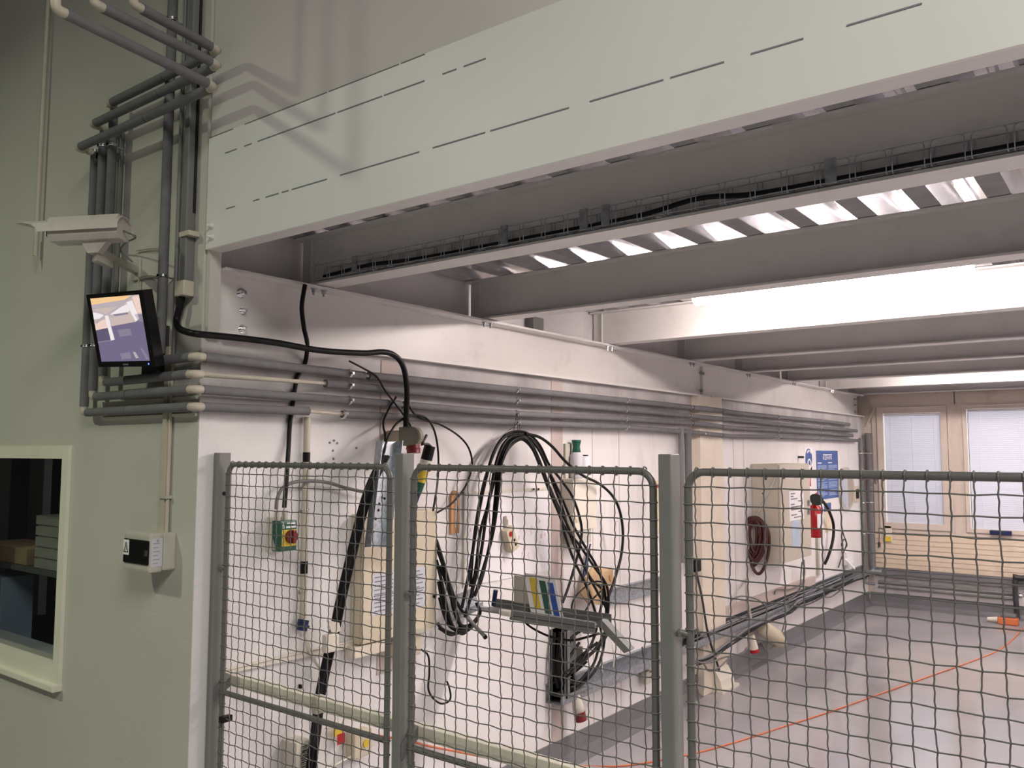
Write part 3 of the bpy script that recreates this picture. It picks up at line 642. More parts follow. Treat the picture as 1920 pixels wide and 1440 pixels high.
# monitor
TL, TR, BR, BL = V(-3.5678, 1.7049, 2.6639), V(-3.1859, 1.745, 2.6469), V(-3.2075, 1.8231, 2.3468), V(-3.5894, 1.783, 2.3639)
mx_, my_ = (TR - TL), (BL - TL); nn = mx_.cross(my_).normalized()
if nn.y > 0: nn = -nn
def mp_(s_, t_, d=0.0): return TL + mx_ * s_ + my_ * t_ + nn * d
t = thing('monitor', 'small black monitor with a lit camera picture, tilted on the hall wall', 'monitor', mp_(.5, 1, -.05))
mb = MB(); S0, S1, T0, T1 = .055, .925, .055, .925
mb.obox(mp_(0, 0, -.04), mx_, my_, nn * .036)
for a, b, c, d in ((0, 1, 0, T0), (0, 1, T1, 1), (0, S0, T0, T1), (S1, 1, T0, T1)): mb.obox(mp_(a, c, -.005), mx_ * (b - a), my_ * (d - c), nn * .009)
bez = obj('bezel', mb, BLACK, t)
mb = MB().obox(mp_(.14, .14, -.075), mx_ * .72, my_ * .74, nn * .036); obj('rear_housing', mb, BLACK, t)
cols = [('screen_orange', (.95, .62, .30)), ('screen_grey', (.50, .44, .47)), ('screen_white', (.92, .84, .86)), ('screen_tan', (.62, .50, .47)), ('screen_violet', (.175, .145, .25)), ('screen_peach', (.9, .66, .58)), ('screen_mid', (.26, .22, .31)), ('screen_dark', (.12, .10, .17))]
SM = [emit(n_, c_, .95) for n_, c_ in cols]
mb = MB()
def poly(pts, mi, d):
    mb.quad(*[mp_(S0 + (S1 - S0) * p[0], T0 + (T1 - T0) * p[1], d) for p in pts], mi=mi)
poly([(0, 0), (1, 0), (1, 1), (0, 1)], 4, .0010)
poly([(0, 0), (1, 0), (1, .30), (0, .50)], 3, .0012)
poly([(0, 0), (.85, 0), (.70, .06), (0, .10)], 0, .0014)
poly([(0, .10), (.70, .06), (.85, 0), (.92, 0), (.62, .15), (0, .17)], 1, .0014)
poly([(0, .22), (.22, .24), (.2, .31), (0, .33)], 2, .0014)
poly([(.32, .25), (.72, .13), (.78, .2), (.7, .27), (.36, .27)], 2, .0014)
poly([(.72, .10), (.84, .08), (.92, .36), (.84, .40), (.78, .28)], 2, .0016)
poly([(.85, .02), (1, .02), (1, .27), (.9, .27)], 5, .0015)
poly([(.40, .27), (.72, .25), (.72, .28), (.46, .30)], 6, .0016)
poly([(.84, .29), (1, .29), (1, .41), (.9, .40)], 6, .0016)
poly([(.32, .30), (.8, .30), (.85, .40), (.34, .45)], 3, .0015)
poly([(0, .36), (.25, .34), (.26, .47), (0, .50)], 5, .0014)
poly([(0, .50), (.28, .48), (.30, .66), (0, .68)], 7, .0014)
poly([(0, .20), (.04, .19), (.45, .30), (.40, .32)], 1, .0018)
poly([(0, .37), (.62, .12), (.68, .13), (.04, .40)], 1, .0018)
poly([(.24, .28), (.31, .28), (.36, .66), (.28, .67)], 2, .0020)
poly([(0, .68), (.32, .66), (.32, .675), (0, .70)], 6, .0016)
poly([(.45, .51), (.70, .50), (.72, .60), (.47, .62)], 6, .0014)
poly([(.42, .88), (.62, .86), (.63, .96), (.44, .97)], 6, .0014)
poly([(.68, .86), (.73, .86), (.78, .95), (.72, .96)], 1, .0014)
poly([(.84, .80), (.88, .80), (.98, .98), (.92, .98)], 6, .0014)
obj('screen', mb, SM, bez)
mb = MB(); c = mp_(.895, .965, .004); mb.cyl(c, c + nn * .001, .0035, 10); lab(obj('power_led', mb, LEDM, bez), 'small blue power light')
mb = MB()
for i in range(5): mb.obox(mp_(.45 + i * .02, .957, .004), mx_ * .013, my_ * .02, nn * .0006)
obj('maker_mark', mb, INK, bez)
mb = MB(); q = mp_(.55, .6, -.075); mb.cyl(q, V(q.x, YA - .07, q.z), .02, 12); mb.bbox((q.x - .06, YA - .07, q.z - .05), (q.x + .02, YA, q.z + .05), .004); q = mp_(.62, 1.05, -.05); mb.bbox((q.x - .13, YA - .05, q.z - .05), (q.x + .0, YA, q.z + .05), .004); obj('wall_bracket', mb, DGREY, t)

# ================================================================== FENCE
def post(x0, x1, lb, k):
    t = thing('fence_post', lb, 'post', ((x0 + x1) / 2, YF - .002, 0), 'grey steel posts of the mesh fence')
    y0, y1 = YF - .03, YF + .026
    mb = MB().bbox((x0, y0, .012), (x1, y1, 1.997), .003); obj('post_body', mb, POSTM, t)
    obj('base_plate', MB().box((x0 - .05, y0 - .04, 0), (x1 + .05, y1 + .04, .012)), POSTM, t)
    for z in ((1.83, 1.04, .4) if k == 0 else (1.04, .4)):
        lab(obj('hole_plug', MB().cyl((x1 - .001, y0 + .028, z), (x1 + .003, y0 + .028, z), .008, 12), BLACK, t), 'round black hole plug')
    return t
post(-3.102, -3.064, 'leftmost grey steel fence post, beside the wall corner', 0)
post(-2.045, -2.009, 'middle grey steel fence post in front of the beige cabinet', 1)
post(-1.057, -1.020, 'right grey steel fence post in front of the wall cable tray', 2)
post(-.07, -.033, 'grey steel fence post just outside the right edge', 3)
def panel(x0, x1, lb, k, px=0):
    t = thing('mesh_fence_panel', lb, 'fence panel', ((x0 + x1) / 2, YF, .08), 'wire mesh fence panels')
    z0, z1, r, rc = .08, 1.95, .0105, .045
    P = []
    for cx, cz, a0 in ((x1 - rc, z1 - rc, 0), (x0 + rc, z1 - rc, 90), (x0 + rc, z0 + rc, 180), (x1 - rc, z0 + rc, 270)):
        for i in range(7): a = math.radians(a0 + 15 * i); P.append(V(cx + math.cos(a) * rc, YF, cz + math.sin(a) * rc))
    P.append(P[0]); fr = MB().tube(P, r, 10, cap=False); obj('tube_frame', fr, FENCE, t)
    obj('middle_tube', MB().cyl((x0, YF + .004, 1.033), (x1, YF + .004, 1.033), r, 10), FENCE, t)
    wm = MB(); p = .0452; nx_ = int(round((x1 - x0 - .05) / p)); px_ = (x1 - x0 - .05) / nx_; nz_ = int((z1 - z0 - .05) / .0462); yfm = YF - .012
    zs = [z1 - .038 - i * .0462 for i in range(nz_ + 1)]
    for i in range(nx_ + 1):
        x = x0 + .025 + i * px_; pts = []; ph = 1 if i % 2 else -1
        z = z1 + .012; pts.append(V(x, YF - .004, z)); 
        for j, zz in enumerate(zs):
            sg = ph * (1 if j % 2 else -1)
            for q, am in ((.30, -.2), (0, 1), (-.30, -.2)):
                pts.append(V(x + sg * .0013 * am + .0008 * math.sin(j * 1.7 + i), yfm + sg * .0022 * am, zz + q * .0462))
        pts.append(V(x, YF - .004, z0 - .012)); wm.tube(pts, .0019, 5)
    for j, zz in enumerate(zs):
        pts = [V(x0 - .012, YF - .004, zz)]; wob = [random.uniform(-.0012, .0012) for _ in range(nx_ + 1)]
        for i in range(nx_ + 1):
            sg = -(1 if i % 2 else -1) * (1 if j % 2 else -1)
            pts.append(V(x0 + .025 + i * px_, yfm + sg * .0022, zz + wob[i] + sg * .0006))
        pts.append(V(x1 + .012, YF - .004, zz)); wm.tube(pts, .0019, 5)
    # crimped wire ends curled over the frame
    for i in range(nx_ + 1):
        x = x0 + .025 + i * px_; wm.torus((x, YF, z1), (1, 0, 0), r + .0018, .0022, 10, 5, a0=0, a1=2 * math.pi)
    for zz in zs[::1]:
        for x in (x0, x1): wm.torus((x, YF, zz), (0, 0, 1), r + .0018, .0022, 8, 4)
    obj('wire_mesh', wm, FENCE, t)
    for z in (1.53, .5):
        mb = MB()
        mb.tube(catmull([(px + .0095, YF - .012, z - .008), (px + .012, YF - .012, z + .004), (lerp(px, x0, .7), YF - .006, z), (x0, YF, z)], 5), .0085, 8)
        if k != 0: pass
        obj('hinge_hook', mb, FENCE, t)
    return t
panel(-3.038, -2.098, 'left mesh fence panel in front of the green switch', 0, -3.064)
panel(-1.985, -1.088, 'middle mesh fence panel in front of the hanging black cables', 1, -2.009)
panel(-.985, -.103, 'right mesh fence panel in front of the electrical cabinet and floor', 2, -1.020)
# cream rail behind the fence
t = thing('cream_guard_rail', 'cream square rail running behind the fence at knee height', 'rail', (-1.5, 2.13, 1.044))
obj('rail_bar', MB().bbox((-3.08, 2.112, 1.044), (.9, 2.148, 1.088), .003), mat('cream_rail_paint', (.72, .68, .57), .5, var=.07, dirt=((.3, .27, .2), .5, 5, (1, 1, 1))), t)
for x in (-3.064, -2.009, -1.02):
    mb = MB(); y0 = YF - .03
    mb.prism([(x, y0 + .002, 1.045), (x, y0 + .056, 1.10), (x, 2.115, 1.085), (x, 2.115, 1.05), (x, y0 + .002, 1.0)], (.004, 0, 0)); mb.v = [v + V(.003, .004, 0) for v in mb.v]; obj('rail_bracket', mb, GREYP, t)
q = onp(590, 1322, 1, 2.11); lab(obj('strap', MB().bbox((q.x - .018, 2.108, 1.03), (q.x + .014, 2.151, 1.092), .003), CABM, t), 'olive strap round the rail')

# ================================================================== SIDE WALL THINGS
def rectB(u0, u1, v0, v1, d):
    um, vm = (u0 + u1) / 2, (v0 + v1) / 2
    return B(u0, vm, d).y, B(u1, vm, d).y, B(um, v1, d).z, B(um, v0, d).z
def Bc(pts, n=7):
    """smooth path through pixels seen at given distances from the side wall"""
    return catmull([B(u, v, o) for u, v, o in pts], n)
def plateB(mb, x, y0, y1, z0, z1, t=.0008, mi=0): return mb.box((x, y0, z0), (x + t, y1, z1), mi)
def text(name, body, fw, fh, m, parent, o, ydir, zdir, shear=0, ext=.0004):
    cu = bpy.data.curves.new(name, 'FONT'); cu.body = body; cu.size = 1; cu.extrude = 0; cu.shear = shear; cu.align_x = 'CENTER'; cu.align_y = 'CENTER'
    tmp = bpy.data.objects.new(name, cu); C.objects.link(tmp); dg = bpy.context.evaluated_depsgraph_get(); me = bpy.data.meshes.new_from_object(tmp.evaluated_get(dg)); bpy.data.objects.remove(tmp)
    nd = Vector(ydir).cross(Vector(zdir)); M = Matrix((ydir, zdir, nd)).transposed()
    mb = MB(); o = Vector(o); xs_ = [v.co.x for v in me.vertices]; ys_ = [v.co.y for v in me.vertices]; kx, ky = fw / (max(xs_) - min(xs_)), fh / (max(ys_) - min(ys_)); cx_, cy2 = (max(xs_) + min(xs_)) / 2, (max(ys_) + min(ys_)) / 2
    mb.add([o + M @ Vector(((v.co.x - cx_) * kx, (v.co.y - cy2) * ky, ext)) for v in me.vertices], [tuple(p.vertices) for p in me.polygons])
    return obj(name, mb, m, parent)

# ---- thick black cables
one('power_cable', MB().tube(catmull([A(343, 546, .03), A(337, 575, .035), A(331, 602, .04), A(338, 617, .06), A(362, 625, .09), B(400, 629, .10), B(450, 634, .10), B(520, 643, .12), B(600, 657, .15), B(680, 662, .17), B(718, 660, .18), B(742, 668, .18), B(757, 690, .18), B(763, 730, .17), B(762, 770, .15), B(761, 806, .13)], 8), .014, 12), BLACK, 'thick black cable sweeping from the corner conduit across the wall beam', 'cable', )
one('power_cable', MB().tube(Bc([(572, 534, .07), (568, 556, .07), (566, 580, .065), (570, 615, .06), (576, 645, .055), (572, 680, .012), (557, 708, .012), (550, 750, .012), (544, 790, .012), (541, 840, .02), (537, 900, .05), (533, 952, .06)]), .0105, 10), BLACK, 'straight black cable dropping from the cable basket to the green switch', 'cable')
one('power_cable', MB().tube(Bc([(518, 955, .05), (520, 935, .05), (530, 915, .05), (552, 904, .05), (585, 902, .05), (615, 905, .05), (645, 914, .05), (680, 922, .055)]), .008, 10), GREYC, 'grey cable curving from the green switch to the galvanised channel', 'cable')
# ---- green switch
d = .10
ya, yb_, za, zb = rectB(526, 556, 971, 1036, d)
t = thing('isolator_switch', 'green wall switch with a yellow plate and dark red rotary knob', 'switch', (XB, (ya + yb_) / 2, za))
obj('housing', MB().bbox((XB, ya, za), (XB + d * .45, yb_, zb), .004), OFFW, t)
obj('cover', MB().bbox((XB + d * .40, ya - .002, za + .006), (XB + d, yb_ + .002, zb - .012), .006), GREENP, t)
h = zb - za; pl = obj('yellow_plate', MB().box((XB + d, ya + .006, za + .028), (XB + d + .003, yb_ - .004, za + h * .66)), YELL, t)
yc, zc = (ya + yb_) / 2 + .008, za + h * .46
lab(obj('rotary_knob', MB().cyl((XB + d + .003, yc, zc), (XB + d + .018, yc, zc), .029, 20).bbox((XB + d + .016, yc - .008, zc - .029), (XB + d + .034, yc + .008, zc + .029), .004), REDP, t), 'dark red rotary knob')
ln = MB()
for z0, w0 in ((.86, .9), (.76, 1.0)): plateB(ln, XB + d, yc - .022 * w0, yc + .030 * w0, za + h * z0 - .008, za + h * z0, .0006)
plateB(ln, XB + d, ya + .010, ya + .020, za + h * .70, za + h * .88, .0006); obj('white_print', ln, PAPER, t)
obj('side_print', MB().prism([(XB + .05, ya - .0026, za + .012), (XB + .075, ya - .0026, za + .012), (XB + .052, ya - .0026, za + .06)], (0, -.0006, 0)).box((XB + .04, ya - .0026, za + .08), (XB + .046, ya - .0032, za + .14)), BOXG, t)
gl = MB(); gl.cyl((XB + .05, ya + .02, zb - .012), (XB + .05, ya + .02, zb + .032), .013, 10).cyl((XB + .055, yb_ - .03, zb - .012), (XB + .055, yb_ - .03, zb + .028), .014, 10); obj('cable_gland', gl, BOXG, t)
# ---- vertical white conduit
q0, q1 = B(577, 782, .03), B(570, 1160, .03); yq = (q0.y + q1.y) / 2
t = thing('conduit_pipe', 'vertical cream conduit pipe with black bands left of the channel', 'pipe', (XB + .025, yq, q1.z))
for (za, zb, r, m_, nm) in ((q1.z, q0.z, .0155, BARE, 'tube'), (B(573, 1075, .03).z, B(573, 1052, .03).z, .017, BLACK, 'black_band'), (B(577, 866, .03).z, B(577, 848, .03).z, .017, BLACK, 'black_band')):
    obj(nm, MB().cyl((XB + .025, yq, za), (XB + .025, yq, zb), r, 14), m_, t)
for v in (955, 1107): z = B(575, v, .03).z; obj('clip', MB().torus((XB + .025, yq, z), (0, 0, 1), .017, .003, 16, 5).box((XB, yq - .02, z - .004), (XB + .015, yq + .02, z + .004)), CHROME, t)
z = q1.z; lab(obj('end_coupling', MB().cyl((XB + .03, yq, z - .004), (XB + .03, yq - .012, z - .05), .026, 14).torus((XB + .032, yq - .006, z - .03), (0, .2, 1), .026, .006, 16, 6), [BLUED], t), 'dark blue coupling on the lower end')
one('cable', MB().tube(Bc([(572, 1178, .03), (577, 1210, .03), (588, 1235, .03), (604, 1262, .03), (608, 1290, .03), (600, 1330, .03)]), .008, 8), OFFW, 'thin white cable hanging below the cream conduit', 'cable')
# ---- leaning galvanised channel
def Bl(u, v, o): return B(u, v, o)
c0, c1, c2, c3 = Bl(706, 828, .16), Bl(743, 828, .16), Bl(718, 1026, .22), Bl(684, 1026, .22)
nrm = (c1 - c0).cross(c3 - c0).normalized(); nrm = nrm if nrm.x > 0 else -nrm
t = thing('galvanised_channel', 'leaning galvanised steel channel above the beige cabinet', 'channel', c3)
mb = MB(); mb.prism([c0, c1, c2, c3], -nrm * .003); obj('back_plate', mb, GALV, t)
mb = MB(); e0 = (c3 - c0); w_ = (c1 - c0).normalized()
mb.prism([c0, c3, c3 - w_ * .015 + nrm * .06, c0 - w_ * .012 + nrm * .06], -w_ * .003); obj('side_lip', mb, GALV, t)
mb = MB(); mb.prism([c1, c2, c2 + nrm * .045, c1 + nrm * .045], w_ * .003); obj('side_lip', mb, GALV, t)
for s_, k_ in ((.5, .60), (.35, .86), (.62, .54), (.75, .55), (.5, .66), (.4, .74)): q = c0.lerp(c3, k_).lerp(c1.lerp(c2, k_), s_); obj('drilled_hole', MB().cyl(q, q + nrm * .002, .007, 10), BLACK, t)
# black cable strap down from it
path = [(722, 855, .20), (703, 893, .20), (690, 925, .20), (678, 965, .18), (664, 1020, .17), (650, 1078, .15), (637, 1135, .12), (628, 1180, .09), (617, 1225, .08), (606, 1275, .08), (598, 1320, .09), (593, 1365, .11), (587, 1410, .13), (580, 1470, .13)]
mb = MB()
for k in range(4):
    mb.tube(catmull([B(u + (k - 1.5) * 4.2, v, o + .006 * (k % 2)) for u, v, o in path], 6), .009, 8)
t = thing('cable_bundle', 'flat bundle of black cables slanting down from the channel past the rail', 'cable bundle', B(606, 1275, .08)); obj('cable_strand', mb, BLACK, t)
q = B(620, 1200, .10); obj('tape_wrap', MB().bbox((q.x - .01, q.y - .045, q.z - .05), (q.x + .025, q.y + .03, q.z + .03), .008), OFFW, t)
mb = MB(); q = B(622, 1190, .11); mb.prism([q, q + V(.0, .05, .01), q + V(.01, .03, .05), q + V(.02, -.05, .075)], (.004, .002, 0)); lab(obj('torn_tape_end', mb, OFFW, t), 'loose cream tape end')
# ---- beige cabinet
d = .085; ya, yb_, za, zb = rectB(680, 820, 957, 1184, d); zb = B(790, 957, d).z; za = B(790, 1184, d).z
t = thing('beige_cabinet', 'beige wall cabinet with a paper label behind the middle fence post', 'cabinet', (XB, (ya + yb_) / 2, za))
obj('body', MB().bbox((XB, ya, za), (XB + d - .02, yb_, zb), .006), BEIGE, t)
obj('door', MB().bbox((XB + d - .018, ya + .004, za + .004), (XB + d, yb_ - .002, zb - .004), .005), BEIGE, t)
l0, l1, l2, l3 = rectB(698, 798, 1069, 1146, d + .001)
lp = obj('data_label', plateB(MB(), XB + d, l0, l1, l2, l3), LABELG, t)
ln = MB(); hh_ = l3 - l2
for i in range(9):
    z = l3 - hh_ * (.08 + i * .1); 
    plateB(ln, XB + d + .0008, l0 + .015, l0 + (.14 if i % 3 else .09), z - .006, z, .0004)
    plateB(ln, XB + d + .0008, l1 - .09, l1 - (.02 if i % 2 else .045), z - .006, z, .0004)
plateB(ln, XB + d + .0008, l0 + .01, l1 - .01, l3 - hh_ * .55, l3 - hh_ * .52, .0004); obj('label_print', ln, INK, lp)
one('screw_terminal', MB().cyl((XB + d, B(813, 1118, d).y, B(813, 1118, d).z), (XB + d + .012, B(813, 1118, d).y, B(813, 1118, d).z), .008, 10), BLACK, 'small black screw on the lower right of the beige cabinet', 'screw')
one('support_block', MB().box((XB, ya - .03, za - .055), (XB + .075, ya + .19, za - .004)), CREAM, 'cream block under the left end of the beige cabinet', 'block')
# socket under the cabinet with its hanging wire
ya2, yb2, za2, zb2 = rectB(762, 795, 1188, 1232, .12)
t = thing('cable_socket', 'small grey beige socket under the right end of the beige cabinet', 'socket', (XB, ya2, za2)); 
obj('socket_body', MB().bbox((XB, ya2, za2), (XB + .10, yb2, zb2), .006), BEIGE, t)
obj('socket_hood', MB().box((XB, ya2 - .01, zb2), (XB + .13, yb2 + .03, zb2 + .012)), BOXG, t)
lab(obj('cord', MB().tube(Bc([(790, 1218, .13), (803, 1230, .13), (805, 1262, .13), (803, 1290, .13), (811, 1308, .13), (826, 1319, .13), (840, 1316, .13), (845, 1306, .13), (842, 1288, .13), (838, 1278, .13)]), .005, 8), BLACK, t), 'thin black cord ending in a loose loop')
# ---- long galvanised strip along the wall below the cabinet
a, b = B(412, 1265, .02), B(760, 1180, .02)
mb = MB(); mb.box((XB, B(430, 1258, .02).y, 1.0), (XB, 1, 1)) if False else None
q0, q1 = B(414, 1258, .02), B(728, 1186, .02); qq0, qq1 = B(414, 1266, .02), B(728, 1200, .02)
mb.prism([q0, q1, qq1, qq0], (-.018, 0, 0)); one('galvanised_strip', mb.tube([q0 + V(.004, 0, 0), q1 + V(.004, 0, 0)], .003, 6), OFFW, 'pale metal strip sloping along the wall from the cabinet to the left post', 'strip')

# ---- red socket with round cream lid
c = B(769, 818, .17); t = thing('power_socket', 'round lidded cream wall socket with a dark red bottom above the middle post', 'socket', c)
mb = MB(); ax_ = V(.35, -.94, 0).normalized(); rt_ = V(.94, .35, 0).normalized(); c2_ = c + V(0, -.01, 0)
pr = [c2_ + rt_ * (math.cos(a) * .064 if math.cos(a) > -.35 else -.054) + V(0, 0, math.sin(a) * .05) for a in [2 * math.pi * i / 28 for i in range(28)]]
mb.prism(pr, ax_ * -.045); mb.prism([c2_ + (p - c2_) * .93 + ax_ * 0 for p in pr], ax_ * .006); obj('round_lid', mb, mat('olive_grey_lid', (.24, .23, .18), .55, var=.1, scale=14), t)
obj('wall_mount', MB().bbox((XB, c.y + .0, c.z - .04), (XB + .13, c.y + .06, c.z + .03), .006), BEIGE, t)
lab(obj('red_insert', MB().cyl((c.x, c.y + .02, c.z - .035), (c.x + .006, c.y + .02, c.z - .085), .034, 18).torus((c.x + .003, c.y + .02, c.z - .062), (0, 0, 1), .034, .004, 18, 6), REDP, t), 'dark red plug insert')
mb = MB(); mb.tube(Bc([(800, 816, .15), (795, 826, .16), (792, 832, .17), (803, 833, .17), (810, 840, .17)], 4), .007, 8); obj('latch_lever', mb, DGREY, t)
# plug with coloured tape
a, b = B(806, 836, .16), B(778, 946, .10); axv = (b - a); L = axv.length; axn = axv.normalized()
t = thing('taped_plug', 'hanging plug wound with yellow, green and blue tape', 'plug', a)
for f0, f1, r0, r1, m_, nm in ((0, .24, .029, .030, BLACK, 'black_head'), (.24, .42, .031, .030, OFFW, 'white_collar'), (.42, .62, .028, .025, YELL, 'yellow_tape'), (.62, .82, .024, .018, GREENP, 'green_tape'), (.82, 1.0, .016, .010, BLUED, 'blue_tape')):
    obj(nm, MB().cyl(a + axv * f0, a + axv * f1, r0, 14, r1), m_, t)
obj('cord', MB().tube(catmull([b, b + axn * .03 + V(-.01, .0, 0), V(XB + .05, b.y + .02, B(780, 960, .05).z)], 5), .008, 8), BLACK, t)
# thin loose cables above the channel
for pts, r, lb in (([(655, 677, .08), (680, 690, .085), (706, 706, .085), (722, 732, .085), (741, 757, .09), (760, 782, .11), (772, 803, .13)], .005, 'thin black cable running diagonally from under the wall beam to the round socket'),
                   ([(743, 744, .085), (732, 762, .085), (721, 784, .09), (719, 800, .10), (722, 815, .13), (722, 842, .17), (712, 868, .19)], .0055, 'thin black cable dropping into the top of the channel, left strand'),
                   ([(722, 836, .18), (730, 815, .16), (745, 793, .13), (770, 779, .11), (792, 780, .09), (807, 793, .08), (817, 817, .07), (822, 857, .07), (820, 907, .09), (812, 958, .12)], .0055, 'thin black cable arching from the channel down to the beige cabinet'),
                   ([(765, 757, .085), (776, 775, .085), (797, 788, .08), (825, 796, .075), (857, 815, .07), (877, 837, .07), (885, 865, .07), (880, 895, .07), (867, 921, .07), (846, 945, .08), (820, 961, .10)], .0055, 'thin black cable in a wide loop to the right of the beige cabinet')):
    one('cable', MB().tube(Bc(pts), r, 8), BLACK, lb, 'cable', 'thin loose cables around the channel')
# ---- wooden thermometer
ya, yb_, za, zb = rectB(847, 862, 920, 1000, .018)
t = thing('wall_thermometer', 'narrow varnished wooden thermometer on the wall', 'thermometer', (XB, (ya + yb_) / 2, za))
bd = MB(); ym = (ya + yb_) / 2; hwid = (yb_ - ya) / 2
bd.prism([(XB, ya, za), (XB, yb_, za)] + [(XB, ym + math.cos(a) * hwid, zb - hwid + math.sin(a) * hwid) for a in [math.pi * i / 10 for i in range(11)]], (.016, 0, 0)); obj('wood_board', bd, WOOD, t)
obj('glass_tube', MB().cyl((XB + .018, ym, za + .05), (XB + .018, ym, zb - .04), .0035, 8).cyl((XB + .018, ym, za + .035), (XB + .018, ym, za + .055), .006, 10), PAPER, t)
sc_ = MB()
for i in range(12):
    z = za + .06 + i * .0125
    for s_ in (-1, 1): plateB(sc_, XB + .016, ym + s_ * .012 - .005, ym + s_ * .012 + .005, z, z + .003, .0006)
obj('scale_marks', sc_, INK, t)
# ---- whiteboard sheet with red scribbles
ya, yb_, za, zb = rectB(872, 1028, 924, 1085, .008)
zb = B(1028, 918, .008).z
t = thing('white_board', 'white sheet with faint red scribbles behind the hanging cables', 'board', (XB, (ya + yb_) / 2, za))
obj('sheet', MB().box((XB, ya, za), (XB + .006, yb_, zb)), PAPER, t)
obj('top_rail', MB().box((XB, ya - .01, zb), (XB + .012, yb_, zb + .016)), OFFW, t)
obj('side_rail', MB().box((XB, ya - .012, za), (XB + .012, ya, zb)), OFFW, t)
sc_ = MB(); rnd = random.Random(3)
for k in range(26):
    y = rnd.uniform(ya + .05, yb_ - .05); z = rnd.uniform(za + .12, zb - .12); p = [V(XB + .0066, y, z)]
    for j in range(4): p.append(p[-1] + V(0, rnd.uniform(-.02, .02), rnd.uniform(-.03, .02)))
    obj('red_scribble', MB().tube(catmull(p, 3), .0012, 4), PINK, t)
one('metal_clip', MB().cyl(B(1001, 917, .0), B(1001, 917, .03), .006, 8).cyl(B(1010, 917, 0), B(1010, 917, .03), .006, 8), DGREY, 'two dark nails at the top edge of the white sheet', 'nail')
one('wall_hook', MB().tube(Bc([(868, 925, .0), (866, 924, .03), (862, 928, .04)], 4), .006, 8), BLACK, 'black wall hook beside the top of the thermometer', 'hook')
# ---- tilted socket strip with red button
o = B(962, 1011, .055); ang = math.radians(24); e1_ = V(0, math.cos(ang), -math.sin(ang)); e2_ = V(0, math.sin(ang), math.cos(ang))
e2_ = V(0, -.42, .907); e1_ = V(0, .907, .42)
def so(a, b, c): return V(XB + c, o.y, o.z) + e1_ * a + e2_ * b
t = thing('socket_strip', 'tilted cream socket strip with a red button on the white sheet', 'socket', so(0, -.075, 0))
mb = MB(); mb.obox(so(-.036, -.072, .008), e1_ * .072, e2_ * .144, V(.045, 0, 0)); obj('socket_body', mb, BEIGE, t)
lab(obj('red_button', MB().cyl(so(-.006, .038, .053), so(-.006, .038, .058), .015, 14), REDE, t), 'red button')
for b in (-.012, -.042): obj('socket_hole', MB().cyl(so(.012, b, .053), so(.012, b, .0545), .009, 12), BLACK, t)
mb = MB(); mb.cyl(so(.012, .072, .02), so(.035, .135, .02), .009, 8); mb.cyl(so(.018, .085, .03), so(.03, .115, .03), .004, 6); obj('screwdriver_stub', mb, OFFW, t)
# ---- cable coil hung from the pipes
coil_top = B(975, 813, .13)
t = thing('cable_coil', 'big coil of black cables hanging from the pipe clamp', 'cable coil', coil_top)
left = [[(985, 816), (965, 814), (943, 822), (925, 850), (912, 895), (900, 950), (890, 1010), (880, 1070), (866, 1140)],
        [(985, 820), (962, 818), (945, 832), (931, 865), (921, 915), (912, 965), (903, 1030), (893, 1080), (872, 1158)],
        [(988, 812), (958, 811), (938, 826), (922, 860), (905, 915), (893, 980), (886, 1040), (882, 1100)],
        [(984, 822), (966, 824), (952, 838), (940, 870), (936, 910), (930, 965), (922, 1010), (905, 1070), (890, 1118)],
        [(984, 826), (970, 826), (950, 846), (934, 890), (928, 940), (924, 985), (914, 1040), (900, 1095), (884, 1120)],
        [(984, 818), (962, 822), (944, 845), (930, 890), (914, 950), (900, 1000), (893, 1060), (884, 1112)]]
right = [[(985, 816), (1005, 832), (1022, 868), (1040, 915), (1055, 955), (1068, 1000), (1085, 1040), (1108, 1085), (1130, 1110), (1122, 1160), (1112, 1200), (1090, 1240), (1062, 1270)],
         [(985, 820), (1000, 838), (1016, 875), (1034, 925), (1050, 965), (1060, 1005), (1076, 1050), (1100, 1100), (1117, 1150), (1128, 1190), (1120, 1225), (1110, 1250), (1080, 1285)],
         [(988, 812), (1012, 835), (1030, 872), (1052, 900), (1075, 935), (1090, 985), (1088, 1020), (1078, 1060), (1066, 1100), (1055, 1130)],
         [(984, 822), (998, 840), (1014, 878), (1030, 920), (1046, 958), (1060, 990), (1085, 1020), (1112, 1060), (1138, 1100), (1140, 1150), (1130, 1195), (1100, 1235), (1070, 1262)],
         [(984, 826), (1002, 848), (1020, 890), (1040, 935), (1064, 985), (1082, 1030), (1098, 1068), (1120, 1110), (1136, 1140), (1142, 1180), (1120, 1215), (1085, 1245), (1058, 1262)],
         [(984, 818), (1008, 840), (1030, 885), (1052, 930), (1075, 985), (1100, 1030), (1120, 1065), (1134, 1110), (1136, 1170), (1128, 1230), (1108, 1268), (1078, 1292)]]
offs_l = [.12, .14, .10, .15, .13, .11]
for k, (l_, r__) in enumerate(zip(left, right)):
    o = offs_l[k]
    pts = [B(u, v, lerp(o, .16, min(1, i / 6))) for i, (u, v) in enumerate(reversed(l_))][::1]
    pts = [B(u, v, o) for u, v in reversed(l_)] + [B(u, v, o + .03 + .012 * (k % 3) + .06 * min(1, i / 8)) for i, (u, v) in enumerate(r__[1:])]
    obj('cable_strand', MB().tube(catmull(pts, 6), .0088, 8), BLACK, t)
pts = [(985, 813), (1012, 820), (1036, 838), (1060, 865), (1090, 890), (1125, 908), (1150, 932), (1163, 962), (1168, 1000), (1165, 1040), (1156, 1075), (1146, 1105), (1138, 1125)]
obj('cable_strand', MB().tube(catmull([B(u, v, .13 + .006 * i) for i, (u, v) in enumerate(pts)], 6), .0095, 8), BLACK, t)
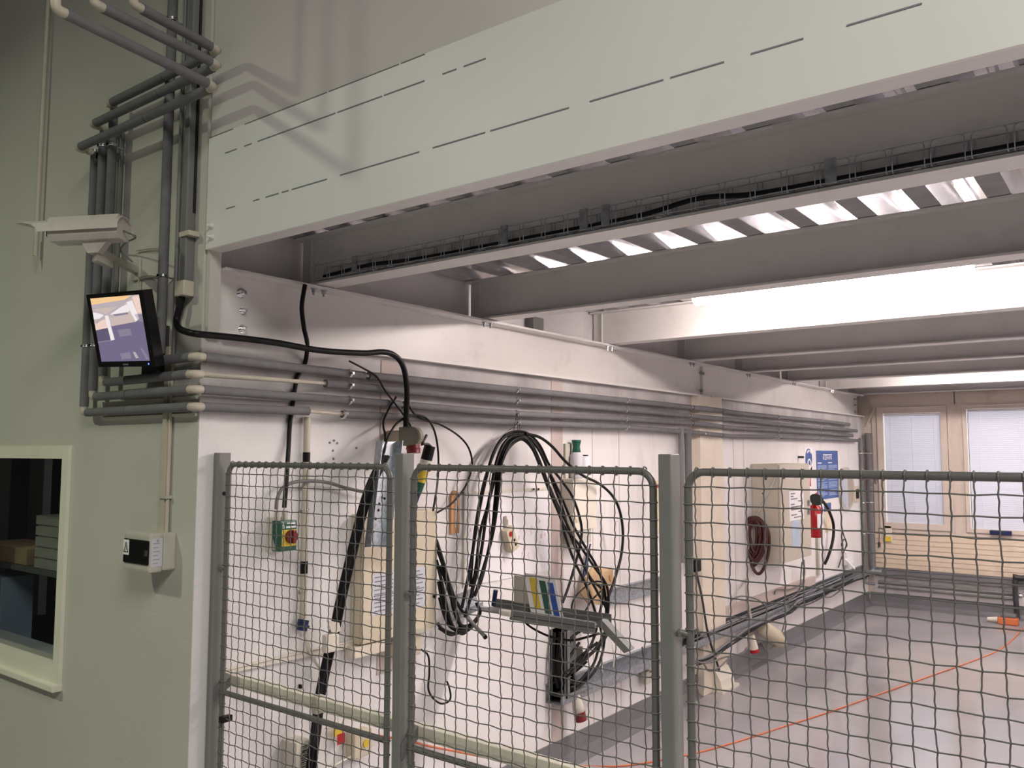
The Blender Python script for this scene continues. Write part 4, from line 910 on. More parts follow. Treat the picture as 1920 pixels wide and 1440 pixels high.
obj('cable_strand', MB().tube(Bc([(1138, 1095, .2), (1118, 1090, .2), (1098, 1100, .18), (1078, 1120, .16), (1072, 1140, .16), (1080, 1150, .17), (1095, 1148, .18), (1110, 1125, .19), (1130, 1105, .2)]), .0055, 8), BLACK, t)
mb = MB()
for q in ([(968, 776, .086), (963, 812, .14)], [(970, 776, .086), (976, 810, .13)], [(969, 775, .086), (972, 818, .15)]): mb.tube([B(*p) for p in q], .0018, 5)
mb.tube([B(968, 797, .09), B(925, 828, .03)], .0014, 5); lab(obj('hanging_string', mb, BLACK, t), 'thin wires tying the coil to the pipes')
# ---- tray reaching out from the wall
yt, zt_ = 3.55, 1.150; xe = Y_ = Z(1120, 1180, zt_).x
t = thing('cable_tray', 'grey channel tray reaching out from the wall under the hanging cables', 'cable tray', (XB, yt, zt_))
mb = MB(); w_ = .16; xe = -2.20
mb.box((-2.72, yt, zt_), (xe, yt + w_, zt_ + .003)); mb.box((-2.72, yt, zt_ - .02), (xe, yt + .003, zt_ + .028)); mb.box((-2.95, yt + w_ - .003, zt_), (xe, yt + w_, zt_ + .045)); mb.box((-2.95, yt + .02, zt_), (-2.72, yt + w_, zt_ + .003)); obj('tray_channel', mb, GREYP, t)
mb = MB(); a, b, c_, d2 = B(846, 1166, .10), B(905, 1140, .10), B(888, 1112, .012), B(850, 1128, .012)
mb.prism([a, b, c_, d2], (0, 0, -.003)); mb.prism([a, b, b + V(0, 0, .035), a + V(0, 0, .035)], (.003, 0, 0)); mb.prism([d2, c_, c_ + V(0, 0, .03), d2 + V(0, 0, .03)], (-.003, 0, 0)); obj('wall_section', mb, GALV, t)
mb = MB(); mb.box((XB, yt + .03, zt_ - .006), (-2.72, yt + .06, zt_)); mb.box((XB, yt + w_ - .06, zt_ - .006), (-2.72, yt + w_ - .03, zt_)); obj('support_bracket', mb, GALV, t)
mb = MB(); q = V(-2.73, yt + .0, zt_ + .012); mb.cyl(q + V(-.05, 0, 0), q + V(.02, 0, 0), .017, 12); lab(obj('end_cap', mb, OFFW, t), 'white end cap')
mb = MB(); q0, q1 = V(-2.22, yt + .04, zt_ + .02), V(-2.05, yt + .02, zt_ - .10); mb.prism([q0, q1, q1 + V(0, .05, 0), q0 + V(0, .05, 0)], V(.03, 0, .02)); lab(obj('end_bracket', mb, GREYP, t), 'slanted bracket on the outer end')
# black cables sagging off its left part
t = thing('cable_bundle', 'tangle of black cables sagging over the tray beside the beige cabinet', 'cable bundle', B(850, 1150, .14))
for pts in ([(818, 1012, .08), (830, 1050, .12), (842, 1095, .15), (850, 1140, .17), (862, 1170, .18), (880, 1172, .18), (900, 1150, .18), (893, 1130, .16)],
            [(818, 1050, .08), (828, 1090, .12), (836, 1130, .15), (846, 1168, .17), (860, 1184, .18), (880, 1180, .18), (896, 1160, .17)],
            [(820, 1030, .08), (834, 1070, .12), (848, 1115, .14), (858, 1158, .16), (866, 1180, .17), (852, 1188, .18), (830, 1180, .17), (820, 1168, .15)],
            [(822, 1090, .1), (830, 1130, .13), (840, 1160, .15), (850, 1178, .16), (868, 1188, .17), (886, 1172, .17)],
            [(826, 1060, .11), (842, 1110, .13), (856, 1150, .15), (862, 1178, .16), (846, 1190, .17), (824, 1178, .16)],
            [(838, 1080, .10), (852, 1120, .10), (866, 1145, .12), (880, 1160, .14)],
            [(824, 1120, .12), (832, 1150, .14), (842, 1172, .16), (856, 1182, .17), (874, 1182, .17)]):
    obj('cable_strand', MB().tube(Bc(pts), .0088, 8), BLACK, t)
t = thing('tool_handle', 'grey tubular tool handle with a black tip sticking out under the tray', 'tool', B(880, 1165, .2))
obj('shaft', MB().cyl(B(876, 1158, .18), B(908, 1192, .24), .011, 10), GREYP, t); obj('tip', MB().cyl(B(908, 1192, .24), B(911, 1196, .243), .012, 10), BLACK, t)
one('cable', MB().tube(catmull([V(-2.66, yt + .02, zt_ - .01), V(-2.6, yt + .03, zt_ - .05), V(-2.5, yt + .05, zt_ - .085), V(-2.38, yt + .06, zt_ - .09), V(-2.28, yt + .05, zt_ - .06), V(-2.2, yt + .04, zt_ - .03)], 6), .006, 8), BLACK, 'thin black cable sagging below the tray', 'cable')
one('marker_pen', MB().cyl(V(-2.90, yt + .09, zt_ + .02), V(-2.885, yt + .09, zt_ + .105), .013, 10), BLUED, 'blue tube standing at the wall end of the tray', 'tube')
# leaning sheet with three colour bands
p0, p1, p2, p3 = [onp(u, v, 1, yy) for u, v, yy in ((995, 1147, yt + .02), (1056, 1157, yt + .02), (1037, 1086, yt + .12), (982, 1074, yt + .12))]
t = thing('colour_code_sheet', 'white sheet with yellow, green and blue bands leaning on the tray', 'sheet', p0)
p2 = p1 + (p3 - p0) * .98
nn = (p1 - p0).cross(p3 - p0).normalized(); nn = nn if nn.y < 0 else -nn
sh = MB().prism([p0, p1, p2, p3], -nn * .0015); so_ = obj('paper', sh, PAPER, t)
def bq(s0, s1, t0, t1): f_ = lambda s_, t_: p0.lerp(p1, s_).lerp(p3.lerp(p2, s_), t_) + nn * .0006; return [f_(s0, t0), f_(s1, t0), f_(s1, t1), f_(s0, t1)]
for s0, s1, t0, t1, m_, nm in ((.15, .36, .12, .90, YELL, 'yellow_band'), (.46, .66, .02, .86, GREENP, 'green_band'), (.72, .90, .0, .84, mat('print_blue', (.02, .08, .36), .5), 'blue_band')):
    obj(nm, MB().prism(bq(s0, s1, t0, t1), nn * .0006), m_, so_)
one('shadow_panel', MB().box((p3.x - .07, yt + .125, zt_ + .046), (p2.x - .16, yt + .135, p3.z - .02)), BOXG, 'olive grey panel standing in for the shadow behind the colour band sheet', 'panel')  # panel put in where there is only shadow
# brown cardboard on the tray end
o = B(1118, 1095, .14); t = thing('cardboard_piece', 'torn piece of brown cardboard behind the cable coil', 'cardboard', o)
P_ = [B(u, v, .08 + .02 * (i % 2)) for i, (u, v) in enumerate(((1112, 1058), (1146, 1068), (1148, 1088), (1140, 1100), (1128, 1135), (1100, 1130), (1086, 1112), (1096, 1082)))]
obj('flap', MB().prism(P_, (.012, .004, 0)), CARD, t); q = B(1142, 1078, .115); obj('torn_edge', MB().prism([q, q + V(0, .03, -.02), q + V(0, .03, -.05), q + V(0, .005, -.03)], (.002, 0, 0)), WOOD, t)
one('marker_pen', MB().cyl(B(1092, 1092, .05), B(1104, 1032, .03), .013, 10).cyl(B(1104, 1032, .03), B(1107, 1020, .03), .006, 8), BLUED, 'dark blue pen shape leaning on the wall behind the cardboard', 'pen')
# ---- white box with bottles
d = .11; ya, yb_, za, zb = rectB(1075, 1119, 897, 993, d)
t = thing('white_wall_box', 'white wall box with two bottles on top, behind the coil', 'box', (XB, (ya + yb_) / 2, za))
obj('body', MB().bbox((XB, ya, za), (XB + d, yb_, zb), .004), OFFW, t)
obj('lock_plate', MB().box((XB + d, ya + .02, za + .05), (XB + d + .002, ya + .075, za + .085)).cyl((XB + d, ya + .035, za + .066), (XB + d + .006, ya + .035, za + .066), .01, 10), BEIGE, t)
obj('shelf_bracket', MB().box((XB, ya + .03, za - .09), (XB + .10, yb_ - .06, za - .002)), BOXG, t)
q = B(1081, 895, .055); zb_ = zb; hb_ = B(1082, 849, .055).z - zb_; tb = B(1080, 826, .055).z - zb_
t = thing('wash_bottle', 'clear wash bottle with a green funnel cap on the white wall box', 'bottle', (XB + .055, q.y, zb_))
obj('bottle_body', MB().lathe((XB + .055, q.y, zb_), (0, 0, 1), [(0, .04), (.01, .045), (hb_ - .02, .045), (hb_, .032), (hb_ + .006, .028)], 16), LABELG, t)
lab(obj('cap', MB().lathe((XB + .055, q.y, zb_ + hb_ + .004), (0, 0, 1), [(0, .03), (.02, .026), (.04, .024), (tb - hb_ - .01, .032), (tb - hb_, .032)], 16), GREENP, t), 'dark green funnel cap')
q = B(1097, 895, .06); hb2 = B(1097, 853, .06).z - zb_
t = thing('white_bottle', 'smaller white bottle right of the green capped one', 'bottle', (XB + .06, q.y, zb_))
obj('bottle_body', MB().lathe((XB + .06, q.y, zb_), (0, 0, 1), [(0, .028), (.01, .032), (hb2 * .85, .032), (hb2 * .95, .026)], 14), PAPER, t); obj('cap', MB().cyl((XB + .06, q.y, zb_ + hb2 * .95), (XB + .06, q.y, zb_ + hb2), .022, 12), BLACK, t)
q = B(1066, 850, .03); one('bottle_holder', MB().bbox((XB, q.y - .02, zb), (XB + .02, q.y + .05, B(1066, 832, .03).z), .004), BOXG, 'grey backing strip behind the wash bottle', 'holder')
# yellow notice half behind the right post
ya, yb_, za, zb = rectB(1224, 1262, 900, 1000, .004)
t = thing('yellow_notice', 'pale yellow notice on the wall half hidden by the right post', 'notice', (XB, ya, za)); obj('paper', MB().box((XB, ya, za), (XB + .002, yb_, zb)), mat('pale_yellow_paper', (.70, .62, .42), .7), t)
obj('heading', MB().box((XB + .002, ya + .03, zb - .06), (XB + .0026, yb_ - .05, zb - .03)), REDE, t)
# ---- wall channels
def chan(pts, h, name, lb, m_, d_=.07):
    (u0, v0), (u1, v1) = pts; a, b = B(u0, v0, .03), B(u1, v1, .03); z = (a.z + b.z) / 2
    mb = MB(); mb.box((XB, a.y, z - h / 2), (XB + .004, b.y, z + h / 2)); mb.box((XB, a.y, z - h / 2), (XB + d_, b.y, z - h / 2 + .003)); mb.box((XB + d_ - .003, a.y, z - h / 2), (XB + d_, b.y, z - h / 2 + .03))
    mb.box((XB, a.y, z + h / 2 - .003), (XB + .025, b.y, z + h / 2)); return one(name, mb, m_, lb, 'channel'), z
ya = B(1150, 1150, .03).y; yb_ = B(1262, 1080, .03).y; zu = B(1200, 1105, .03).z
t = thing('wall_channel', 'short galvanised channel on the wall, above the long cable tray', 'channel', (XB, (ya + yb_) / 2, zu))
obj('channel_body', MB().box((XB, ya, zu - .055), (XB + .004, yb_, zu + .055)).box((XB, ya, zu + .052), (XB + .035, yb_, zu + .055)).box((XB, ya, zu - .055), (XB + .035, yb_, zu - .052)), GALV, t)
for yy in (ya + .06, ya + .08, ya + .34, ya + .36, yb_ - .1):
    for dz in (-.03, -.01, .012, .03): obj('drilled_hole', MB().cyl((XB + .004, yy + dz * .5, zu + dz), (XB + .005, yy + dz * .5, zu + dz), .0045, 8), INK, t)
# long tray with cable bundle
zl = .49; y0_, y1_ = 4.44, YW - .17; tr_d = .12
t = thing('wall_cable_tray', 'long galvanised cable tray low on the side wall, heaped with cables', 'cable tray', (XB, 8, zl))
mb = MB(); mb.box((XB, y0_, zl - .055), (XB + .004, y1_, zl + .055)).box((XB, y0_, zl - .055), (XB + tr_d, y1_, zl - .052)).box((XB + tr_d - .004, y0_, zl - .055), (XB + tr_d, y1_, zl - .02 if False else zl + .0)); mb.box((XB, y0_, zl + .055), (XB + .03, y1_, zl + .058)); obj('tray_channel', mb, GALV, t)
for k in range(12): 
    yy = 4.7 + k * .6; obj('drilled_hole', MB().cyl((XB + tr_d, yy, zl - .03), (XB + tr_d + .002, yy, zl - .03), .006, 8), INK, t)
mb = MB().box((XB, 6.75, zl + .06), (XB + .05, 9.6, zl + .145)); lab(obj('cover_strip', mb, TAUPE, t), 'taupe ledge above the tray')
t = thing('cable_bundle', 'heap of dark cables lying along the low wall tray', 'cable bundle', (XB + .1, 7.5, zl - .03))
rnd = random.Random(11)
for k in range(24):
    y = 6.1 + rnd.uniform(0, .5); ye = rnd.uniform(8.5, 11.6); pts = []
    outside = k % 3 == 0; ox = rnd.uniform(.14, .165) if outside else rnd.uniform(.022, .098); oz = rnd.uniform(-.03, .02) if outside else rnd.uniform(-.034, .03)
    while y < ye:
        sag = (.10 * max(0, 1 - abs(y - 6.5) / 1.0) + (.05 if y < 8.6 else .01)) if outside else 0
        pts.append(V(XB + ox + rnd.uniform(-.008, .008), y, zl + oz - sag + rnd.uniform(-.006, .008))); y += rnd.uniform(.22, .4)
    obj('cable_strand', MB().tube(catmull(pts, 4), rnd.choice((.006, .008, .010)), 6), [BLACK, GREYC, BLACK, INK][k % 4], t)
for pts in ([(1370, 1125, .1), (1388, 1118, .12), (1408, 1120, .12), (1425, 1127, .12), (1438, 1140, .12)], [(1452, 1115, .06), (1456, 1106, .07), (1480, 1105, .07), (1500, 1097, .06)], [(1290, 1236, .18), (1325, 1243, .2), (1360, 1232, .18), (1390, 1226, .2), (1400, 1215, .16)],
            [(1320, 1245, .2), (1330, 1258, .22), (1350, 1250, .22), (1372, 1228, .18)], [(1440, 1160, .13), (1470, 1145, .15), (1510, 1135, .14), (1545, 1118, .13), (1580, 1090, .1)], [(1515, 1120, .12), (1530, 1116, .14), (1555, 1120, .14), (1575, 1108, .12)], [(1428, 1205, .12), (1440, 1222, .15), (1462, 1195, .14), (1472, 1165, .12)]):
    obj('cable_strand', MB().tube(Bc(pts), .0075, 6), GREYC, t)
# upright trunk at the near end
y0t = B(1031, 1240, .0).y; t = thing('upright_channel', 'open grey upright channel stuffed with cables at the near end of the wall tray', 'trunk', (XB, y0t + .1, zl - .06))
a, b = y0t, y0t + .30; z0, z1 = B(1040, 1306, .04).z, B(1040, 1182, .04).z; dp = .13
obj('trunk_body', MB().box((XB, a, z0), (XB + .02, a + .004, z1)).box((XB + dp - .02, a, z0), (XB + dp, a + .004, z1)).box((XB, a, z0), (XB + .004, b, z1)).box((XB, a, z0), (XB + dp, b, z0 + .004)).box((XB + dp - .004, a, z0), (XB + dp, a + .035, z1)), GREYP, t)
for pts in ([(1078, 1160, .07), (1062, 1180, .08), (1056, 1210, .08), (1058, 1250, .09), (1062, 1285, .08)], [(1050, 1185, .05), (1046, 1220, .05), (1044, 1260, .06), (1052, 1288, .06)], [(1100, 1240, .14), (1080, 1258, .1), (1064, 1270, .08), (1068, 1290, .08), (1085, 1288, .1), (1100, 1270, .13)],
            [(1090, 1230, .13), (1072, 1245, .1), (1060, 1265, .08), (1060, 1290, .07), (1078, 1296, .09)], [(1098, 1178, .12), (1078, 1190, .1), (1066, 1205, .09), (1062, 1225, .08)], [(1120, 1205, .15), (1095, 1225, .12), (1070, 1250, .09), (1056, 1280, .08)],
            [(1040, 1186, .04), (1038, 1220, .05), (1040, 1260, .05), (1046, 1290, .06)], [(1058, 1190, .10), (1052, 1215, .11), (1049, 1250, .10), (1055, 1284, .10)], [(1072, 1196, .08), (1060, 1222, .06), (1056, 1248, .06), (1066, 1276, .07)], [(1086, 1205, .1), (1068, 1232, .1), (1058, 1256, .1), (1070, 1280, .1), (1088, 1276, .1)], [(1112, 1222, .14), (1090, 1240, .12), (1074, 1262, .11), (1084, 1284, .1), (1104, 1262, .12)]):
    obj('cable_strand', MB().tube(Bc(pts), .0095, 8), BLACK, t)
obj('junction_block', MB().bbox(tuple(B(1092, 1188, .09)), tuple(B(1110, 1172, .14)), .004), OFFW, t)
obj('connector', MB().bbox(tuple(B(1080, 1250, .06)), tuple(B(1094, 1212, .11)), .004), BOXG, t)
# hanging red plug
a, b = B(1079, 1300, .1), B(1086, 1335, .12); c_ = B(1090, 1351, .13)
t = thing('red_plug', 'cream and red industrial plug hanging below the trunk', 'plug', c_)
obj('plug_body', MB().lathe(a, b - a, [(0, .018), (.02, .026), ((b - a).length * .6, .036), ((b - a).length, .040)], 14), OFFW, t); lab(obj('plug_face', MB().cyl(b, c_, .038, 16).torus(b, c_ - b, .038, .004, 16, 6), REDP, t), 'dark red plug face')
obj('cord', MB().tube(catmull([B(1078, 1280, .07), B(1080, 1292, .09), a], 4), .007, 8), BLACK, t)
# small hanging connector near right post
t = thing('hanging_connector', 'small cream connector dangling left of the right post', 'connector', B(1212, 1280, .05)); q = B(1211, 1265, .05)
obj('connector_body', MB().bbox((q.x - .02, q.y - .03, B(1211, 1282, .05).z), (q.x + .02, q.y + .05, B(1211, 1258, .05).z), .005), BOXG, t); obj('cord', MB().tube(Bc([(1204, 1213, .06), (1207, 1235, .08), (1210, 1258, .06), (1222, 1258, .07), (1231, 1240, .07), (1230, 1215, .06)]), .006, 6), DGREY, t)
# white cables hanging over the tray edge
for pts, lb in (([(1149, 1185, .02), (1148, 1205, .12), (1151, 1232, .14), (1150, 1250, .13)], 'thin white wire hanging over the tray, second from the red plug'), ([(1127, 1240, .13), (1129, 1255, .14), (1127, 1275, .13)], 'thin white wire hanging over the tray nearest the red plug')):
    one('white_wire', MB().tube(Bc(pts), .005, 6), OFFW, lb, 'wire')
# plugs under the tray further on
t = thing('beige_plug', 'big beige industrial plug hanging under the far tray', 'plug', B(1448, 1195, .12)); a, b = B(1430, 1176, .12), B(1463, 1204, .14)
obj('plug_body', MB().lathe(a, b - a, [(0, .05), (.02, .07), ((b - a).length * .7, .085), ((b - a).length, .06)], 14), BEIGE, t); obj('plug_face', MB().cyl(b, b + (b - a).normalized() * .03, .055, 14), BOXG, t)
t = thing('red_tipped_plug', 'small white plug with a red tip under the tray beside the beige plug', 'plug', B(1415, 1210, .1)); a, b = B(1408, 1190, .1), B(1414, 1217, .12)
obj('plug_body', MB().cyl(a, b, .03, 12, .04), OFFW, t); obj('plug_face', MB().cyl(b, b + (b - a).normalized() * .03, .042, 12), REDE, t)
# floor pedestal with a rod and a black plug
t = thing('floor_pedestal', 'white wedge shaped cable pedestal on the floor by the wall', 'pedestal', Z(1345, 1290, 0))
p0, p1 = Z(1320, 1290, 0), Z(1374, 1283, 0); bx = p0.x; 
obj('base_plate', MB().box((-3.09, 6.76, 0), (-2.95, 7.12, .02)), OFFW, t)
z_ = .17; obj('wedge_body', MB().prism([(-3.085, 6.80, .02), (-2.97, 6.80, .02), (-2.985, 6.80, .09), (-3.03, 6.80, z_), (-3.085, 6.80, z_)], (0, .27, 0)), OFFW, t)
t = thing('stand_rod', 'thin dark rod leaning from the pedestal up to a black plug', 'rod', Z(1345, 1285, .02)); a = V(-3.02, 6.86, .17)
obj('rod_shaft', MB().tube(catmull([a, B(1328, 1190, .12), B(1316, 1120, .1), B(1303, 1062, .08)], 6), .010, 8), DGREY, t); q = B(1303, 1058, .08); obj('black_plug', MB().bbox((q.x - .03, q.y - .05, q.z - .06), (q.x + .03, q.y + .06, q.z + .04), .01), BLACK, t)

# ---- electrical cabinet
d = .28; yc0 = B(1464, 960, XB * 0 + d).y; yc1 = B(1520, 960, d).y; zc0, zc1 = .955, 1.895
t = thing('electrical_cabinet', 'big taupe electrical cabinet with a notice on its door', 'cabinet', (XB, (yc0 + yc1) / 2, zc0))
obj('body', MB().bbox((XB + .002, yc0, zc0), (XB + d - .022, yc1, zc1), .006), CABM, t)
dr = obj('door', MB().bbox((XB + d - .02, yc0 + .004, zc0 + .006), (XB + d, yc1 - .004, zc1 - .006), .004), CABM, t)
y0, y1, z0, z1 = rectB(1480, 1507, 920, 975, d); nt_ = obj('door_notice', plateB(MB(), XB + d, y0, y1, z0, z1), PAPER, t)
ln = MB()
for i, (a_, b_) in enumerate(((.1, .4), (.1, .3), (.1, .55), (.6, .9), (.1, .35), (.1, .8), (.1, .7), (.6, .9), (.1, .5), (.3, .8))):
    z = z1 - (z1 - z0) * (.07 + .09 * i); plateB(ln, XB + d + .0008, y0 + (y1 - y0) * a_, y0 + (y1 - y0) * b_, z - .012, z, .0005)
obj('notice_print', ln, INK, nt_)
y0, y1, z0, z1 = rectB(1485, 1500, 976, 1026, d); obj('blue_sticker', plateB(MB(), XB + d, y0, y1, z0, z1), LBLUE, t)
mb = MB()
for v in (943, 959): q = B(1515, v, d); mb.bbox((XB + d, q.y - .012, q.z - .03), (XB + d + .02, q.y + .012, q.z + .03), .004)
obj('lock', mb, GALV, t)
for u, v, r in ((1436, 898, .010), (1430, 925, .006), (1442, 1011, .008)): q = onp(u, v, 1, yc0); obj('side_hole', MB().cyl((q.x, yc0, q.z), (q.x, yc0 - .004, q.z), r, 10), BLACK, t)
a, b = onp(1455, 895, 1, yc0 - .01), onp(1416, 972, 1, yc0 - .01)
obj('side_strap', MB().cyl(a, b, .012, 8), BOXG, t)
t = thing('hose_coil', 'dark red hose coil hanging on the side of the electrical cabinet', 'hose', onp(1415, 975, 1, yc0 - .07))
yh = yc0 - .07
for k, (du, top, bot, wu) in enumerate(((0, 972, 1032, 14), (3, 970, 1040, 18), (-3, 974, 1046, 17), (5, 973, 1052, 20), (2, 971, 1060, 16), (-4, 972, 1044, 11), (4, 974, 1036, 10), (1, 970, 1050, 20), (10, 976, 1076, 20))):
    pts = []
    for i in range(17):
        a_ = 2 * math.pi * i / 16 + .3 * k; cu_, cv_ = 1412 + du, (top + bot) / 2
        pts.append(onp(cu_ + math.cos(a_) * wu * (1 - .25 * math.sin(a_)), cv_ + math.sin(a_) * (bot - top) / 2, 1, yh - .014 * (k % 4)))
    obj('hose_loop', MB().tube(catmull(pts, 3), .015, 8), HOSE, t)
obj('hose_tail', MB().tube(catmull([onp(1403, 1030, 1, yh), onp(1403, 1062, 1, yh), onp(1405, 1076, 1, yh)], 4), .014, 8), HOSE, t)
obj('hook', MB().cyl(onp(1416, 974, 1, yc0), onp(1416, 974, 1, yc0 - .11), .01, 8), BOXG, t)
one('power_cable', MB().tube([onp(1400, 1080, 1, yc0 - .05)] + Bc([(1401, 1100, .1), (1402, 1130, .1), (1408, 1165, .1)]), .016, 8), BOXG, 'olive grey cable hanging below the hose coil to the tray', 'cable')
for pts, lb in (([(1504, 1054, .1), (1502, 1075, .08), (1500, 1110, .1)], 'thin grey cable dropping from under the cabinet, right one'), ([(1507, 1050, .1), (1508, 1080, .06), (1496, 1112, .08), (1478, 1125, .1)], 'thin dark cable curving from the cabinet bottom to the tray')):
    one('cable', MB().tube(Bc(pts), .008, 6), GREYC, lb, 'cable')
# ---- fire extinguisher
q = B(1528, 970, .10); zb0, zt0 = B(1528, 1008, .10).z, B(1528, 945, .10).z; xe_ = XB + .10
t = thing('fire_extinguisher', 'red fire extinguisher on the wall right of the cabinet', 'fire extinguisher', (xe_, q.y, zb0)); h = zt0 - zb0
obj('cylinder', MB().lathe((xe_, q.y, zb0), (0, 0, 1), [(0, .06), (.012, .075), (h * .84, .075), (h * .93, .058), (h * .98, .03), (h + .02, .025)], 20), REDE, t)
obj('valve', MB().cyl((xe_, q.y, zt0 + .01), (xe_, q.y, zt0 + .05), .024, 12).box((xe_ - .012, q.y - .02, zt0 + .04), (xe_ + .012, q.y + .09, zt0 + .055)), CHROME, t)
lab(obj('lever', MB().obox((xe_ - .012, q.y, zt0 + .06), (.024, 0, 0), (0, .10, .05), (0, -.004, .012)), REDE, t), 'red lever')
lab(obj('discharge_horn', MB().cyl((xe_ + .02, q.y - .05, zt0 + .02), (xe_ + .05, q.y - .09, zt0 + .055), .04, 16, .075), BLACK, t), 'black discharge horn')
y0, y1 = q.y - .0, q.y + .075; lb_ = MB(); n = 6
for i in range(n):
    a0, a1 = math.radians(-55 + i * 12), math.radians(-55 + (i + 1) * 12); R = .0758
    lb_.quad((xe_ + math.cos(a0) * R, q.y + math.sin(a0) * R, zb0 + h * .30), (xe_ + math.cos(a1) * R, q.y + math.sin(a1) * R, zb0 + h * .30), (xe_ + math.cos(a1) * R, q.y + math.sin(a1) * R, zb0 + h * .72), (xe_ + math.cos(a0) * R, q.y + math.sin(a0) * R, zb0 + h * .72))
obj('label', lb_, PAPER, t)
obj('wall_bracket', MB().box((XB, q.y - .02, zb0 + h * .5), (xe_ - .07, q.y + .02, zb0 + h * .9)), BLACK, t)
one('black_hose', MB().tube(Bc([(1537, 934, .1), (1546, 944, .1), (1555, 960, .09), (1562, 980, .08), (1563, 1000, .08), (1560, 1020, .08), (1553, 1043, .06), (1546, 1058, .03)]), .017, 10), BLACK, 'black hose arcing down the wall right of the extinguisher', 'hose')
one('cable_duct', MB().box((XB, B(1531, 1045, .0).y - .03, .62), (XB + .03, B(1531, 1045, .0).y + .03, zb0 - .03)), BOXG, 'thin beige duct under the fire extinguisher', 'duct')
# ---- signs
ya, yb_, za, zb = rectB(1510, 1523, 841, 880, .004)
t = thing('ear_protection_sign', 'round blue wear ear protection sign above the cabinet', 'sign', (XB, ya, za))
yc, zc = (ya + yb_) / 2, (za + zb) / 2
obj('sign_board', MB().box((XB, ya - .02, za - .06), (XB + .003, yb_ + .02, zb + .012)), PAPER, t)
Ry, Rz = (yb_ - ya) / 2, (zb - za) / 2
di = obj('blue_disc', MB().prism([(XB + .003, yc + math.cos(a) * Ry, zc + math.sin(a) * Rz) for a in [2 * math.pi * i / 32 for i in range(32)]], (.0008, 0, 0)), BLUES, t)
hd = MB(); xs = XB + .0045
for R1, a0, a1, dz in ((.62, 35, 145, .02), (.45, -70, 250, -.06), (.20, -60, 240, -.10)):
    hd.tube([(xs, yc + math.cos(math.radians(lerp(a0, a1, i / 18))) * Ry * R1, zc + dz * 1 + math.sin(math.radians(lerp(a0, a1, i / 18))) * Rz * R1) for i in range(19)], .0105, 5)
hd.cyl((xs, yc, zc - .09), (xs, yc, zc - .14), .012, 6); obj('head_symbol', hd, PAPER, di)
ya, yb_, za, zb = rectB(1515, 1523, 875, 887, .004); 
one('blue_tag', MB().box((XB, ya - .06, za), (XB + .003, yb_, zb)), BLUES, 'small blue sticker under the ear protection sign', 'sticker')
ya, yb_, za, zb = rectB(1514, 1522, 889, 912, .004); t = thing('red_sticker', 'narrow white sticker with red drawing beside the cabinet', 'sticker', (XB, ya, za))
obj('paper', MB().box((XB, ya - .04, za), (XB + .002, yb_, zb)), PAPER, t); mb = MB(); mb.prism([(XB + .002, yb_ - .10, zb), (XB + .002, yb_ - .03, zb), (XB + .002, yb_ - .02, za), (XB + .002, yb_ - .07, za), (XB + .002, yb_ - .05, za + .12)], (.0006, 0, 0)); obj('red_drawing', mb, REDE, t)
ya, yb_, za, zb = rectB(1532, 1572, 846, 935, .006); zb = B(1552, 845, .006).z
t = thing('company_poster', 'blue company poster with white lettering on the far wall', 'poster', (XB, ya, za))
po = obj('poster_sheet', MB().box((XB, ya, za), (XB + .005, yb_, zb)), BLUES, t)
H_ = zb - za; Wd = yb_ - ya; xp = XB + .0054
text('poster_lettering', 'KEIHIN', Wd * .42, H_ * .085, PAPER, po, (xp, ya + Wd * .495, zb - H_ * .145), (0, 1, 0), (0, 0, 1), .22)
ln = MB(); plateB(ln, xp - .0004, ya + Wd * .30, ya + Wd * .71, zb - H_ * .094, zb - H_ * .074, .0006)
plateB(ln, xp - .0004, ya + Wd * .04, ya + Wd * .22, zb - H_ * .265, zb - H_ * .245, .0006); plateB(ln, xp - .0004, ya + Wd * .52, ya + Wd * .70, zb - H_ * .262, zb - H_ * .242, .0006); obj('heading_print', ln, PAPER, po)
ln = MB(); rnd = random.Random(5)
for c_ in (.04, .53):
    for i in range(24):
        if i in (5, 6, 12, 18): continue
        z = zb - H_ * (.305 + i * .027); plateB(ln, xp - .0004, ya + Wd * c_, ya + Wd * (c_ + rnd.choice((.42, .42, .40, .30))), z - .006, z, .0005)
obj('body_print', ln, LBLUE, po)
ya, yb_, za, zb = rectB(1546, 1559, 942, 998, .004); t = thing('yellow_leaflet', 'pale yellow leaflet with a blue top under the poster', 'leaflet', (XB, ya, za))
obj('paper', MB().box((XB, ya, za), (XB + .002, yb_, zb)), mat('cream_paper', (.72, .62, .46), .7), t); obj('blue_heading', MB().box((XB + .002, ya, zb - (zb - za) * .3), (XB + .0028, yb_, zb - (zb - za) * .02)), BLUES, t)
q = B(1588, 917, .02); Rz_ = (B(1588, 876, .02).z - B(1588, 959, .02).z) / 2; Ry_ = (B(1603, 917, .02).y - B(1575, 917, .02).y) / 2
t = thing('round_mirror', 'round mirror reflecting the blinds, on the wall near the corner', 'mirror', (XB, q.y, q.z - Rz_))
def ell(k, x): return [(x, q.y + math.cos(a) * Ry_ * k, q.z + math.sin(a) * Rz_ * k) for a in [2 * math.pi * i / 40 for i in range(40)]]
obj('mirror_frame', MB().prism(ell(1, XB + .004), (.018, 0, 0)), BOXG, t); obj('mirror_glass', MB().prism(ell(.86, XB + .022), (.003, 0, 0)), MIRROR, t)
q = B(1607, 926, .02); t = thing('light_switch', 'small cream light switch right of the round mirror', 'switch', (XB, q.y, q.z)); obj('switch_plate', MB().bbox((XB, q.y - .11, q.z - .10), (XB + .02, q.y + .11, q.z + .10), .005), BEIGE, t); obj('rocker', MB().bbox((XB + .02, q.y - .05, q.z - .06), (XB + .03, q.y + .06, q.z + .06), .004), BLACK, t)
